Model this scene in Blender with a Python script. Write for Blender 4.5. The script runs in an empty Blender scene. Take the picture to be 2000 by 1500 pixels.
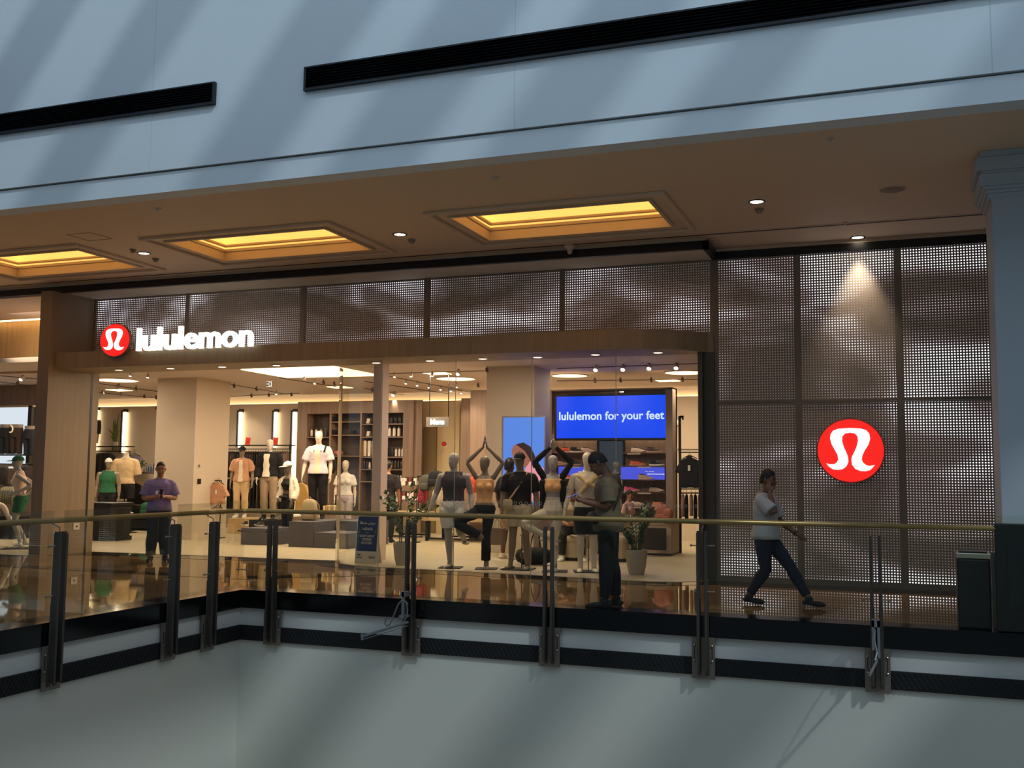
import bpy, bmesh, math, random
from mathutils import Vector, Matrix
import numpy as np
PI = math.pi
C = bpy.context.scene.collection
SC = bpy.context.scene
# ------------------------------------------------------------------ camera, sky, sun, exposure
YAW, PITCH, ROLL, FPX = -.360507627, .0874470443, .00894190914, 2006.463
HC = 1.6
_f = np.array([math.sin(YAW)*math.cos(PITCH), math.cos(YAW)*math.cos(PITCH), math.sin(PITCH)])
_r = np.array([math.cos(YAW), -math.sin(YAW), 0.]); _u = np.cross(_r, _f)
_R = _r*math.cos(ROLL)+_u*math.sin(ROLL); _U = -_r*math.sin(ROLL)+_u*math.cos(ROLL)
cam = bpy.data.cameras.new('camera'); cam.sensor_width = 36; cam.lens = FPX/2000*36
cam.clip_start = .1; cam.clip_end = 200
co = bpy.data.objects.new('camera', cam); C.objects.link(co); SC.camera = co
co.matrix_world = Matrix(((_R[0], _U[0], -_f[0], 0), (_R[1], _U[1], -_f[1], 0), (_R[2], _U[2], -_f[2], HC), (0, 0, 0, 1)))
SC.view_settings.view_transform = 'Standard'; SC.view_settings.look = 'None'
SC.view_settings.gamma = 1; SC.view_settings.use_curve_mapping = False
SC.view_settings.exposure = 0
w = bpy.data.worlds.new('sky'); SC.world = w; w.use_nodes = True
w.node_tree.nodes['Background'].inputs[0].default_value = (.45, .62, .85, 1)
w.node_tree.nodes['Background'].inputs[1].default_value = .25
sun = bpy.data.lights.new('sun', 'SUN'); sun.energy = 1.15; sun.angle = math.radians(2); sun.color = (.80, .93, 1)
so = bpy.data.objects.new('sun', sun); C.objects.link(so)
so.rotation_euler = Vector((-.75, .5, -.95)).to_track_quat('-Z', 'Y').to_euler()
sky = bpy.data.lights.new('skylight', 'AREA'); sky.shape = 'RECTANGLE'; sky.size = 26; sky.size_y = 12
sky.energy = 830; sky.color = (.60, .79, .98)
sk = bpy.data.objects.new('skylight', sky); C.objects.link(sk); sk.location = (-2, 3.2, 12.2)

def ray(x, y): return _f+_R*(x-1000)/FPX+_U*(750-y)/FPX
O_ = np.array([0, 0, HC])
def zp(x, y, z=0.): d = ray(x, y); return Vector(O_+d*(z-HC)/d[2])      # the point at height z seen at x, y of the photo
def yp(x, y, Y): d = ray(x, y); return Vector(O_+d*Y/d[1])               # the same, on the plane at depth Y
def xp(x, y, X): d = ray(x, y); return Vector(O_+d*X/d[0])

# ------------------------------------------------------------------ materials
def lin(c):
    return tuple((v/255/12.92 if v/255 <= .04045 else ((v/255+.055)/1.055)**2.4) for v in c)
_mats = {}
def M(name, rgb=(128, 128, 128), rough=.55, metal=0., emit=None, power=0., var=0., vscale=3., bump=0., bscale=80., coat=0., spec=None):
    if name in _mats: return _mats[name]
    m = bpy.data.materials.new(name); m.use_nodes = True; nt = m.node_tree; b = nt.nodes['Principled BSDF']
    c = lin(rgb); b.inputs['Base Color'].default_value = (*c, 1)
    b.inputs['Roughness'].default_value = rough; b.inputs['Metallic'].default_value = metal
    if spec is not None: b.inputs['Specular IOR Level'].default_value = spec
    if coat: b.inputs['Coat Weight'].default_value = coat
    if emit: b.inputs['Emission Color'].default_value = (*lin(emit), 1); b.inputs['Emission Strength'].default_value = power
    if var:
        tc = nt.nodes.new('ShaderNodeTexCoord'); n = nt.nodes.new('ShaderNodeTexNoise'); n.inputs['Scale'].default_value = vscale
        n.inputs['Detail'].default_value = 4
        r = nt.nodes.new('ShaderNodeValToRGB'); e = r.color_ramp.elements
        e[0].position = .3; e[0].color = (*[v*(1-var) for v in c], 1); e[1].position = .7; e[1].color = (*[min(1, v*(1+var)) for v in c], 1)
        nt.links.new(tc.outputs['Object'], n.inputs['Vector']); nt.links.new(n.outputs['Fac'], r.inputs[0]); nt.links.new(r.outputs[0], b.inputs['Base Color'])
    if bump:
        n = nt.nodes.new('ShaderNodeTexNoise'); n.inputs['Scale'].default_value = bscale
        bp = nt.nodes.new('ShaderNodeBump'); bp.inputs['Strength'].default_value = bump; bp.inputs['Distance'].default_value = .01
        tc = nt.nodes.new('ShaderNodeTexCoord'); nt.links.new(tc.outputs['Object'], n.inputs['Vector'])
        nt.links.new(n.outputs['Fac'], bp.inputs['Height']); nt.links.new(bp.outputs[0], b.inputs['Normal'])
    _mats[name] = m; return m
def wood(name, rgb, rgb2, scale=(9, 9, .5), rough=.5):
    if name in _mats: return _mats[name]
    m = bpy.data.materials.new(name); m.use_nodes = True; nt = m.node_tree; b = nt.nodes['Principled BSDF']; b.inputs['Roughness'].default_value = rough
    tc = nt.nodes.new('ShaderNodeTexCoord'); mp = nt.nodes.new('ShaderNodeMapping'); mp.inputs['Scale'].default_value = scale
    n = nt.nodes.new('ShaderNodeTexNoise'); n.inputs['Scale'].default_value = 1.6; n.inputs['Detail'].default_value = 6; n.inputs['Distortion'].default_value = .4
    r = nt.nodes.new('ShaderNodeValToRGB'); e = r.color_ramp.elements; e[0].position = .3; e[0].color = (*lin(rgb), 1); e[1].position = .72; e[1].color = (*lin(rgb2), 1)
    nt.links.new(tc.outputs['Object'], mp.inputs[0]); nt.links.new(mp.outputs[0], n.inputs['Vector']); nt.links.new(n.outputs['Fac'], r.inputs[0]); nt.links.new(r.outputs[0], b.inputs['Base Color'])
    _mats[name] = m; return m
def glass(name, tint, refl=.6, base=.02, rough=.0):
    # thin pane: tinted see-through plus a Fresnel mirror
    if name in _mats: return _mats[name]
    m = bpy.data.materials.new(name); m.use_nodes = True; nt = m.node_tree; nt.nodes.clear()
    o = nt.nodes.new('ShaderNodeOutputMaterial'); t = nt.nodes.new('ShaderNodeBsdfTransparent'); t.inputs[0].default_value = (*tint, 1)
    g = nt.nodes.new('ShaderNodeBsdfGlossy'); g.inputs['Roughness'].default_value = rough
    lw = nt.nodes.new('ShaderNodeFresnel'); lw.inputs[0].default_value = 1.45
    ma = nt.nodes.new('ShaderNodeMath'); ma.operation = 'MULTIPLY_ADD'; ma.inputs[1].default_value = refl; ma.inputs[2].default_value = base
    mx = nt.nodes.new('ShaderNodeMixShader')
    nt.links.new(lw.outputs[0], ma.inputs[0]); nt.links.new(ma.outputs[0], mx.inputs[0]); nt.links.new(t.outputs[0], mx.inputs[1]); nt.links.new(g.outputs[0], mx.inputs[2]); nt.links.new(mx.outputs[0], o.inputs[0])
    _mats[name] = m; return m
def perforated(name, pitch, rad):
    # brown metal sheet punched with round holes on a square grid (object X, Z)
    m = bpy.data.materials.new(name); m.use_nodes = True; nt = m.node_tree; b = nt.nodes['Principled BSDF']; N = nt.nodes.new
    b.inputs['Base Color'].default_value = (*lin((150, 136, 120)), 1); b.inputs['Metallic'].default_value = .1; b.inputs['Roughness'].default_value = .5
    tc = N('ShaderNodeTexCoord'); mp = N('ShaderNodeVectorMath'); mp.operation = 'SCALE'; mp.inputs['Scale'].default_value = 1/pitch
    fr = N('ShaderNodeVectorMath'); fr.operation = 'FRACTION'; sb = N('ShaderNodeVectorMath'); sb.operation = 'SUBTRACT'; sb.inputs[1].default_value = (.5, .5, .5)
    ml = N('ShaderNodeVectorMath'); ml.operation = 'MULTIPLY'; ml.inputs[1].default_value = (1, 0, 1)
    ln = N('ShaderNodeVectorMath'); ln.operation = 'LENGTH'; lt = N('ShaderNodeMath'); lt.operation = 'LESS_THAN'; lt.inputs[1].default_value = rad
    t = N('ShaderNodeBsdfTransparent'); mx = N('ShaderNodeMixShader'); L = nt.links.new
    L(tc.outputs['Object'], mp.inputs[0]); L(mp.outputs[0], fr.inputs[0]); L(fr.outputs[0], sb.inputs[0]); L(sb.outputs[0], ml.inputs[0]); L(ml.outputs[0], ln.inputs[0]); L(ln.outputs['Value'], lt.inputs[0])
    L(lt.outputs[0], mx.inputs[0]); L(b.outputs[0], mx.inputs[1]); L(t.outputs[0], mx.inputs[2]); L(mx.outputs[0], nt.nodes['Material Output'].inputs[0])
    return m
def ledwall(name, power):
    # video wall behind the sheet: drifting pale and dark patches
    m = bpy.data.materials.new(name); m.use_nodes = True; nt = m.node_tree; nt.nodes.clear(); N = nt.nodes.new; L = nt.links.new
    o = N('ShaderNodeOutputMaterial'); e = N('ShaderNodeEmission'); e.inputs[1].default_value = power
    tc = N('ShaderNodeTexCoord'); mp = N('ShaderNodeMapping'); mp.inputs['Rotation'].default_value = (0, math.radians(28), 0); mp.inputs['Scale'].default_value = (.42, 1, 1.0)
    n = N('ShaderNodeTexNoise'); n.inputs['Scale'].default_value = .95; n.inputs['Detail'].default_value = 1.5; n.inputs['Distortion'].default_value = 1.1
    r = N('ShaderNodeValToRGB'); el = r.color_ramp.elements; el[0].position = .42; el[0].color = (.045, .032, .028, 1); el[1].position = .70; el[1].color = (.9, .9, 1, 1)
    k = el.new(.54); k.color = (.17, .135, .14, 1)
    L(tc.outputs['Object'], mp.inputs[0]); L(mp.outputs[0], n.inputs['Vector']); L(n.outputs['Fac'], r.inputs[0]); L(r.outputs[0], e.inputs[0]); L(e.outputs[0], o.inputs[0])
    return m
def marble(name, rgb, rgb2, rough=.06, scale=.9):
    if name in _mats: return _mats[name]
    m = wood(name, rgb, rgb2, (scale, scale*2.2, 1), rough)
    m.node_tree.nodes['Principled BSDF'].inputs['Specular IOR Level'].default_value = .75
    return m

# ------------------------------------------------------------------ mesh collector
class MB:
    def __init__(s): s.v = []; s.f = []
    def add(s, vs, fs):
        n = len(s.v); s.v += [tuple(v) for v in vs]; s.f += [tuple(i+n for i in f) for f in fs]; return s
    def box(s, x0, y0, z0, x1, y1, z1):
        return s.add([(x0, y0, z0), (x1, y0, z0), (x1, y1, z0), (x0, y1, z0), (x0, y0, z1), (x1, y0, z1), (x1, y1, z1), (x0, y1, z1)],
                     [(3, 2, 1, 0), (4, 5, 6, 7), (0, 1, 5, 4), (1, 2, 6, 5), (2, 3, 7, 6), (3, 0, 4, 7)])
    def cb(s, cx, cy, cz, sx, sy, sz): return s.box(cx-sx/2, cy-sy/2, cz-sz/2, cx+sx/2, cy+sy/2, cz+sz/2)
    def obox(s, c, sx, sy, sz, rz=0, rx=0, ry=0):
        n = len(s.v); s.cb(0, 0, 0, sx, sy, sz); m = Matrix.Translation(c) @ Matrix.Rotation(rz, 4, 'Z') @ Matrix.Rotation(rx, 4, 'X') @ Matrix.Rotation(ry, 4, 'Y')
        for i in range(n, len(s.v)): s.v[i] = tuple(m @ Vector(s.v[i]))
        return s
    def tube(s, pts, rad, n=10, flat=1., side=None, cap=True, round_=False):
        # swept ring; rad a number or list; flat squeezes the ring across 'side'
        pts = [Vector(p) for p in pts]; k = len(pts); R = list(rad) if hasattr(rad, '__len__') else [rad]*k
        if round_:
            d0 = (pts[0]-pts[1]).normalized(); d1 = (pts[-1]-pts[-2]).normalized(); r0 = R[0]; r1 = R[-1]
            pts = [pts[0]+d0*r0*.98, pts[0]+d0*r0*.7]+pts+[pts[-1]+d1*r1*.7, pts[-1]+d1*r1*.98]; R = [r0*.2, r0*.7]+R+[r1*.7, r1*.2]; k += 4
        rings = []; prev = None
        for i, p in enumerate(pts):
            d = (pts[min(i+1, k-1)]-pts[max(i-1, 0)]).normalized()
            if side is not None: a = Vector(side)
            elif prev is not None: a = prev
            else: a = Vector((1, 0, 0)) if abs(d.x) < .8 else Vector((0, 1, 0))
            a = (a-d*a.dot(d)).normalized(); prev = a; b = d.cross(a); fl = flat[i] if hasattr(flat, '__len__') and not round_ else (flat if not hasattr(flat, '__len__') else 1)
            rings.append([p+(a*math.cos(t)+b*math.sin(t)*fl)*R[i] for t in [2*PI*j/n for j in range(n)]])
        return s.rings(rings, cap)
    def rings(s, rings, cap=True, close=True):
        n = len(rings[0]); vs = [v for r in rings for v in r]; fs = []
        for i in range(len(rings)-1):
            for j in range(n if close else n-1): fs.append((i*n+j, i*n+(j+1) % n, (i+1)*n+(j+1) % n, (i+1)*n+j))
        if cap: fs.append(tuple(reversed(range(n)))); fs.append(tuple(range((len(rings)-1)*n, len(rings)*n)))
        return s.add(vs, fs)
    def lathe(s, prof, c=(0, 0, 0), n=24, cap=True):
        return s.rings([[(c[0]+r*math.cos(2*PI*j/n), c[1]+r*math.sin(2*PI*j/n), c[2]+z) for j in range(n)] for r, z in prof], cap)
    def disc(s, c, r, h, n=20): return s.lathe([(r, 0), (r, h)], c, n)
    def ball(s, c, r, n=12, sx=1, sy=1, sz=1, m=8):
        return s.rings([[(c[0]+sx*r*max(.02, math.sin(PI*i/m))*math.cos(2*PI*j/n), c[1]+sy*r*max(.02, math.sin(PI*i/m))*math.sin(2*PI*j/n), c[2]-sz*r*math.cos(PI*i/m)) for j in range(n)] for i in range(m+1)])
    def prism(s, poly, z0, z1):
        n = len(poly); a = sum(poly[i][0]*poly[(i+1) % n][1]-poly[(i+1) % n][0]*poly[i][1] for i in range(n))
        if a < 0: poly = poly[::-1]
        return s.add([(x, y, z0) for x, y in poly]+[(x, y, z1) for x, y in poly], [tuple(reversed(range(n))), tuple(range(n, 2*n))]+[(i, (i+1) % n, n+(i+1) % n, n+i) for i in range(n)])
    def plate(s, poly, y0, y1):      # outline in X, Z pulled along Y
        n = len(poly); a = sum(poly[i][0]*poly[(i+1) % n][1]-poly[(i+1) % n][0]*poly[i][1] for i in range(n))
        if a < 0: poly = poly[::-1]
        return s.add([(x, y0, z) for x, z in poly]+[(x, y1, z) for x, z in poly], [tuple(range(n)), tuple(reversed(range(n, 2*n)))]+[(i, n+i, n+(i+1) % n, (i+1) % n) for i in range(n)])
    def wall(s, line, z0, z1, t):    # vertical sheet along a plan polyline, thickness t
        L = [Vector((x, y, 0)) for x, y in line]; k = len(L); q = []
        for i, p in enumerate(L):
            d = (L[min(i+1, k-1)]-L[max(i-1, 0)]).normalized(); q.append(p+Vector((-d.y, d.x, 0))*t)
        for i in range(k-1):
            a, b, c_, d = L[i], L[i+1], q[i+1], q[i]
            s.add([(*v.xy, z) for z in (z0, z1) for v in (a, b, c_, d)], [(3, 2, 1, 0), (4, 5, 6, 7), (0, 1, 5, 4), (2, 3, 7, 6)]+([(3, 0, 4, 7)] if i == 0 else [])+([(1, 2, 6, 5)] if i == k-2 else []))
        return s
    def xf(s, m):
        s.v = [tuple(m @ Vector(v)) for v in s.v]; return s
    def build(s, name, mat, parent=None, smooth=False, bevel=0, world=True, loc=None):
        me = bpy.data.meshes.new(name); me.from_pydata(s.v, [], s.f); me.materials.append(mat)
        o = bpy.data.objects.new(name, me); C.objects.link(o)
        if parent:
            o.parent = parent
            if world: o.matrix_parent_inverse = parent.matrix_basis.inverted()
        elif loc is not None:
            o.location = loc; me.transform(Matrix.Translation(-Vector(loc)))
        if smooth:
            me.polygons.foreach_set('use_smooth', [True]*len(me.polygons))
            if smooth != 1: me.set_sharp_from_angle(angle=math.radians(smooth))
        if bevel:
            b = o.modifiers.new('edge', 'BEVEL'); b.width = bevel; b.segments = 2; b.limit_method = 'ANGLE'; b.angle_limit = math.radians(40)
        return o
def tag(o, label=None, cat=None, group=None, kind=None):
    if label: o['label'] = label
    if cat: o['category'] = cat
    if group: o['group'] = group
    if kind: o['kind'] = kind
    return o
def thing(name, label, cat, loc=(0, 0, 0), rz=0, group=None):
    o = bpy.data.objects.new(name, None); C.objects.link(o); o.location = loc; o.rotation_euler = (0, 0, rz); o.empty_display_size = .1
    return tag(o, label, cat, group)
def struct(o, label=None): return tag(o, label, None, None, 'structure')
def kids(o): return [c for c in C.objects if c.parent == o]
def dup(root, loc=None, rz=None, label=None, scale=None):
    def cp(o, par):
        c = o.copy(); C.objects.link(c); c.parent = par
        for ch in [x for x in CH.get(o.name, [])]: cp(ch, c)
        return c
    CH = {}
    for x in C.objects:
        if x.parent: CH.setdefault(x.parent.name, []).append(x)
    r = cp(root, None)
    if loc is not None: r.location = loc
    if rz is not None: r.rotation_euler = (0, 0, rz)
    if scale: r.scale = (scale,)*3 if not hasattr(scale, '__len__') else scale
    if label: r['label'] = label
    return r
def text(name, s, size, mat, parent, loc, rot=(PI/2, 0, 0), bold=0., extrude=.004, align='CENTER', fit=None):
    cu = bpy.data.curves.new(name, 'FONT'); cu.body = s; cu.size = size; cu.align_x = align; cu.align_y = 'CENTER'; cu.offset = bold; cu.extrude = extrude; cu.resolution_u = 4
    t = bpy.data.objects.new(name, cu); C.objects.link(t); bpy.context.view_layer.update()
    me = bpy.data.meshes.new_from_object(t.evaluated_get(bpy.context.evaluated_depsgraph_get())); C.objects.unlink(t); bpy.data.objects.remove(t)
    xs = [v.co.x for v in me.vertices]; ys = [v.co.y for v in me.vertices]
    if fit: sx = fit[0]/(max(xs)-min(xs)); sy = fit[1]/(max(ys)-min(ys)) if fit[1] else sx; me.transform(Matrix.Translation((-(max(xs)+min(xs))/2, -(max(ys)+min(ys))/2, 0))); me.transform(Matrix.Diagonal((sx, sy, 1, 1)))
    me.materials.clear(); me.materials.append(mat); o = bpy.data.objects.new(name, me); C.objects.link(o); o.location = loc; o.rotation_euler = rot
    if parent: o.parent = parent; o.matrix_parent_inverse = parent.matrix_basis.inverted()
    return o
def lamp(kind, loc, energy, color, parent=None, name='lamp', size=.1, to=None, spot=60, blend=.4, sy=None):
    l = bpy.data.lights.new(name, kind); l.energy = energy; l.color = color
    if kind == 'AREA':
        l.size = size
        if sy: l.shape = 'RECTANGLE'; l.size_y = sy
        else: l.shape = 'DISK'
    elif kind == 'SPOT': l.spot_size = math.radians(spot); l.spot_blend = blend; l.shadow_soft_size = size
    else: l.shadow_soft_size = size
    o = bpy.data.objects.new(name, l); C.objects.link(o); o.location = loc
    if to is not None: o.rotation_euler = (Vector(to)-Vector(loc)).to_track_quat('-Z', 'Y').to_euler()
    if parent: o.parent = parent; o.matrix_parent_inverse = parent.matrix_basis.inverted()
    return o
WARM = (1, .82, .60)
# ------------------------------------------------------------------ building shell
ZC = 5.15; YF = 10.35; YP = 16.0; ZS = 3.8; YB = 25.5      # mall ceiling, fascia, perforated sheet, shop ceiling, shop back wall
plaster = M('white_plaster', (214, 222, 226), .6, var=.03, vscale=.5)
ceil_m = M('ceiling_paint', (222, 196, 166), .7)
cream = M('cream_paint', (206, 188, 164), .7)
shopceil = M('shop_ceiling_paint', (206, 190, 178), .75)
black = M('black_metal', (12, 12, 13), .4)
blackmat = M('black_matt', (16, 15, 15), .7)
granite = M('black_granite', (7, 8, 10), .12, spec=.35)
oak = wood('light_oak', (142, 122, 94), (156, 136, 106), (9, 9, .4))
oakp = wood('pillar_laminate', (140, 118, 90), (152, 130, 101), (12, 12, .4))
oakd = wood('warm_walnut', (128, 104, 86), (154, 128, 106), (7, 7, .35))
floor_m = marble('polished_tan_marble', (108, 82, 50), (140, 108, 70), .03)
floor_d = marble('dark_marble', (28, 22, 18), (38, 30, 25), .03)
shopfloor = M('pale_stone_tile', (184, 168, 140), .45, var=.06, vscale=1.5)
steel = M('brushed_steel', (150, 146, 138), .35, .9)
darksteel = M('grey_steel', (124, 114, 102), .45, .5)
LX = -8.45; RY = 12.0

# upper facade over the void
b = MB(); b.box(-34, YF, 5.40, 10, YF+.3, 11.5); struct(b.build('wall_upper', plaster))
b = MB(); b.box(-34, YF+.03, ZC-.03, 10, YF+.3, 5.38); struct(b.build('trim_1', plaster))
b = MB(); b.box(-34, YF+.09, 5.36, 10, YF+.25, 5.41); struct(b.build('trim_2', M('shadow_gap', (60, 56, 52), .8)))
seam = MB()
for x in (-12.9, -8.86, -3.9, .9): seam.box(x-.004, YF-.002, 5.4, x+.004, YF+.01, 11)
struct(seam.build('trim_3', M('seam_grey', (198, 206, 211), .7)))
# mall ceiling with three coffer openings
cof = [(-18.1, 13.5), (-13.7, 13.5), (-9.15, 13.5), (-4.35, 13.5)]; CW, CH_ = 1.40, .73     # half sizes of the openings
b = MB(); xs = [-34]
for cx, cy in cof: xs += [cx-CW, cx+CW]
xs.append(10); y0, y1 = 13.5-CH_, 13.5+CH_
b.box(-34, YF+.25, ZC, 10, y0, ZC+.05); b.box(-34, y1, ZC, 10, YP+.1, ZC+.05)
for i in range(0, len(xs), 2): b.box(xs[i], y0, ZC, xs[i+1], y1, ZC+.05)
struct(b.build('ceiling', ceil_m))
# mall floor: polished marble, dark border along the shop, diagonal dark band
EDGE = [(-34, 14.95), (-15.2, 14.95), (-15.2, 16.2), (-9.55, 16.55), (-9.3, 16.1), (-8.9, 15.86), (-8.37, 15.72), (-7.28, 15.68), (-5.84, 15.6), (-4.97, 15.55), (-4.1, 15.42), (-3.5, 15.42), (-3.1, 15.58), (-2.85, 15.85), (-2.7, 16.0), (10, 16.0)]
b = MB()
b.prism([(LX, -3), (LX, RY), (10, RY), (10, 17.2), (-34, 17.2), (-34, -3)], -.24, 0); fl = struct(b.build('floor', floor_m))
b = MB()
low = [(x, y-(.55 if x < -8 else .5)) for x, y in EDGE]
b.prism([(-34, 14.4)]+[(-15.6, 14.4), (-14.6, 15.55), (-9.75, 15.9), (-9.2, 15.45), (-8.4, 15.2), (-5.8, 15.05), (-4.1, 14.9), (-3.3, 14.95), (-2.6, 15.4), (10, 15.4), (10, 16.6), (-34, 16.6)], 0, .003)
struct(b.build('trim_4', floor_d))
b = MB(); b.prism([(-34, 13.1), (-9.2, 13.1), (-7.0, 15.2), (-7.5, 15.2), (-9.5, 13.45), (-34, 13.45)], 0, .0028); struct(b.build('trim_5', floor_d))
# shop floor
b = MB(); b.prism(EDGE[:-1]+[(-2.7, YB), (-34, YB)], 0, .008); struct(b.build('floor_2', shopfloor))
# slab edge under the railing: granite, white band, black lattice band, white wall below
def band(name, z0, z1, out, m, lab=None):
    b = MB(); b.box(LX-.35, RY-out, z0, 10, RY+.3, z1); o = struct(b.build(name, m))
    b = MB(); b.box(LX-.35, -3, z0, LX+out, RY-out, z1); struct(b.build(name, m))
band('trim_6', -.235, .004, .05, granite); lowp = M('lower_plaster', (204, 202, 190), .45)
band('trim_7', -.47, -.235, .0, M('band_paint', (196, 194, 188), .5))
band('wall_lower', -7, -.47, .0, lowp)
# lattice
lat = M('black_lattice', (13, 13, 15), .6); nt = lat.node_tree
b = MB(); b.box(LX+.02, RY-.03, -.665, 10, RY+.02, -.47); struct(b.build('trim_8', lat))
b = MB(); b.box(LX-.02, -3, -.665, LX+.03, RY-.03, -.47); struct(b.build('trim_9', lat))
b = MB(); wm = M('lattice_wire', (26, 27, 29), .8); L_ = .2
x = LX+.05
while x < 5:
    for s_ in (1, -1):
        b.tube([(x, RY-.036, -.66 if s_ > 0 else -.475), (x+.115, RY-.036, -.475 if s_ > 0 else -.66)], .0035, 4)
    x += .0575
y = 6.5
while y < RY-.1:
    for s_ in (1, -1):
        b.tube([(LX+.036, y, -.66 if s_ > 0 else -.475), (LX+.036, y+.115, -.475 if s_ > 0 else -.66)], .0035, 4)
    y += .0575
struct(b.build('trim_10', wm))
# rest of the atrium: lower floor, far sides
b = MB(); b.box(LX-1, -6, -7.2, 12, RY+1, -7); struct(b.build('floor_3', M('atrium_floor', (176, 152, 120), .4)))
b = MB(); b.box(10, -4, -7, 10.2, YP+.2, 11.5); struct(b.build('wall_right', plaster))
b = MB(); b.box(-34, -4.2, -7, 10, -4, 11.5); struct(b.build('wall_front', plaster))
b = MB(); b.box(-34.2, -4, -.3, -34, YB, 11.5); struct(b.build('wall_left', plaster))
# roof beams of the skylight, the source of the slanting bands of shade
b = MB(); x = -26
random.seed(5)
while x < 26:
    b.box(x, -2, 13.2, x+.75+random.random()*.35, 10.3, 13.5); x += 1.9+random.random()*.9
struct(b.build('ceiling_beams', M('roof_beam', (180, 185, 190), .6)))

# ------------------------------------------------------------------ black shadow gap and canopy of the shop
b = MB(); b.box(-34, 15.12, 4.975, -2.6, 15.2, 5.1); b.box(-2.68, 15.12, 4.975, -2.6, 16.0, 5.1); b.box(-2.68, 15.98, 4.975, 1.6, 16.06, 5.1)
struct(b.build('trim_11', black)); b = MB(); b.box(-34, 15.16, 5.09, -2.64, 15.2, ZC); b.box(-2.6, 16.0, 5.1, 10, 16.05, ZC); struct(b.build('trim_13', ceil_m))
b = MB(); b.box(-34, 15.2, 4.99, -2.68, 16.1, 5.08); struct(b.build('ceiling_2', M('canopy_soffit', (222, 208, 184), .7)))
# left pillar and the curved oak band over the shopfront
p = [(-15.22, 14.93), (-14.95, 14.93), (-14.95, 16.25), (-15.22, 16.25)]
b = MB(); b.prism(p, 0, 2.72); b.prism([(-15.215, 14.935), (-14.955, 14.935), (-14.955, 16.25), (-15.215, 16.25)], 2.72, 2.725); b.prism(p, 2.725, 4.985)
pil = struct(b.build('wall_pillar', oakp, loc=(-15.1, 15.5, 0)))
b = MB(); b.box(-14.955, 16.03, 0, -14.945, 16.08, 3.5); struct(b.build('trim_12', black))
BAND = [(-14.95, 15.1), (-12, 15.14), (-9, 15.17), (-6.5, 15.16), (-4.9, 15.12), (-4.1, 15.12), (-3.6, 15.2), (-3.2, 15.42), (-2.92, 15.7), (-2.76, 15.95), (-2.68, 15.97)]
b = MB(); b.prism(BAND+[(-2.68, 16.12), (-14.95, 16.12)], 3.515, 3.82); bd = struct(b.build('wall_band', oak))
b = MB()
for x, in ((-11.1,), (-7.85,), (-5.2,)): b.box(x-.0015, 15.115, 3.513, x+.0015, 15.18, 3.822)
M('seam_brown', (70, 54, 38), .8)
# frame right of the glass
b = MB(); b.box(-2.9, 15.86, 0, -2.83, 16.05, 3.52); b.box(-2.83, 15.95, 0, -2.66, 16.06, 3.52); struct(b.build('trim_14', M('frame_bronze', (84, 76, 64), .5, .3)))
# wall mass behind the perforated sheets
b = MB(); b.box(-15.2, 16.35, ZS+.02, 10, 16.5, 5.2); b.box(-2.66, 16.35, 0, 10, 16.5, 5.2); b.box(-2.72, 16.1, 0, -2.64, YB, ZS+.1); struct(b.build('wall_front_inner', M('void_dark', (40, 36, 32), .9)))
# perforated sheets in front of a video wall
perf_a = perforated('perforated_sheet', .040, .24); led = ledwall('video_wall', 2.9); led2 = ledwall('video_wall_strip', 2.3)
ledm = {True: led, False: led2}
def sheet(x0, x1, z0, z1, label, grp, wall):
    t = thing('perforated_panel', label, 'wall panel', ((x0+x1)/2, YP, z0), 0, grp)
    b = MB(); e = .05; y0, y1 = YP, YP+.012
    b.box(x0, y0-.006, z0, x0+e, y1, z1); b.box(x1-e, y0-.006, z0, x1-.002, y1, z1); b.box(x0+e, y0-.006, z0, x1-e, y1, z0+.03); b.box(x0+e, y0-.006, z1-.02, x1-e, y1, z1-.004)
    b.build('edge_frame', M('panel_bronze', (128, 114, 98), .5, .1), t)
    b = MB(); b.add([(x0+e, YP+.002, z0+.03), (x1-e, YP+.002, z0+.03), (x1-e, YP+.002, z1-.02), (x0+e, YP+.002, z1-.02)], [(0, 1, 2, 3)])
    b.build('punched_sheet', perf_a, t)
    b = MB(); b.box(x0+.03, YP+.075, z0+.02, x1-.03, YP+.12, z1-.02); b.build('video_panel', ledm[wall], t, world=True)
wx = [-2.66, yp(1560, 811, YP)[0], yp(1759, 811, YP)[0], yp(1942, 811, YP)[0]+.1]
nm = ['next to the shop window', 'in the middle', 'beside the white column']
for k in range(3):
    sheet(wx[k], wx[k+1], 2.72, 5.0, 'tall perforated bronze panel %s, upper row of the right wall' % nm[k], 'perforated wall panels', True)
    sheet(wx[k], wx[k+1], .0, 2.72, 'tall perforated bronze panel %s, reaching down to the floor' % nm[k], 'perforated wall panels', True)
sx = [-14.94]+[yp(a, 600, YP)[0] for a in (366, 591, 834, 1098)]+[-2.66]
sn = ['behind the round logo at the far left end', 'above the lit shop name', 'just past the end of the lit shop name', 'in the middle above the glass front', 'above the curved end of the oak band']
for k in range(5): sheet(sx[k], sx[k+1], 3.75, 4.99, 'low perforated bronze panel %s' % sn[k], 'perforated strip panels', False)
b = MB(); b.box(-2.66, YP-.02, 0, 10, YP+.0, .09); struct(b.build('baseboard_right', M('panel_bronze')))
b = MB(); b.box(wx[3], YP-.01, 0, 10, YP+.1, 5.1); struct(b.build('wall_right_end', cream))

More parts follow.
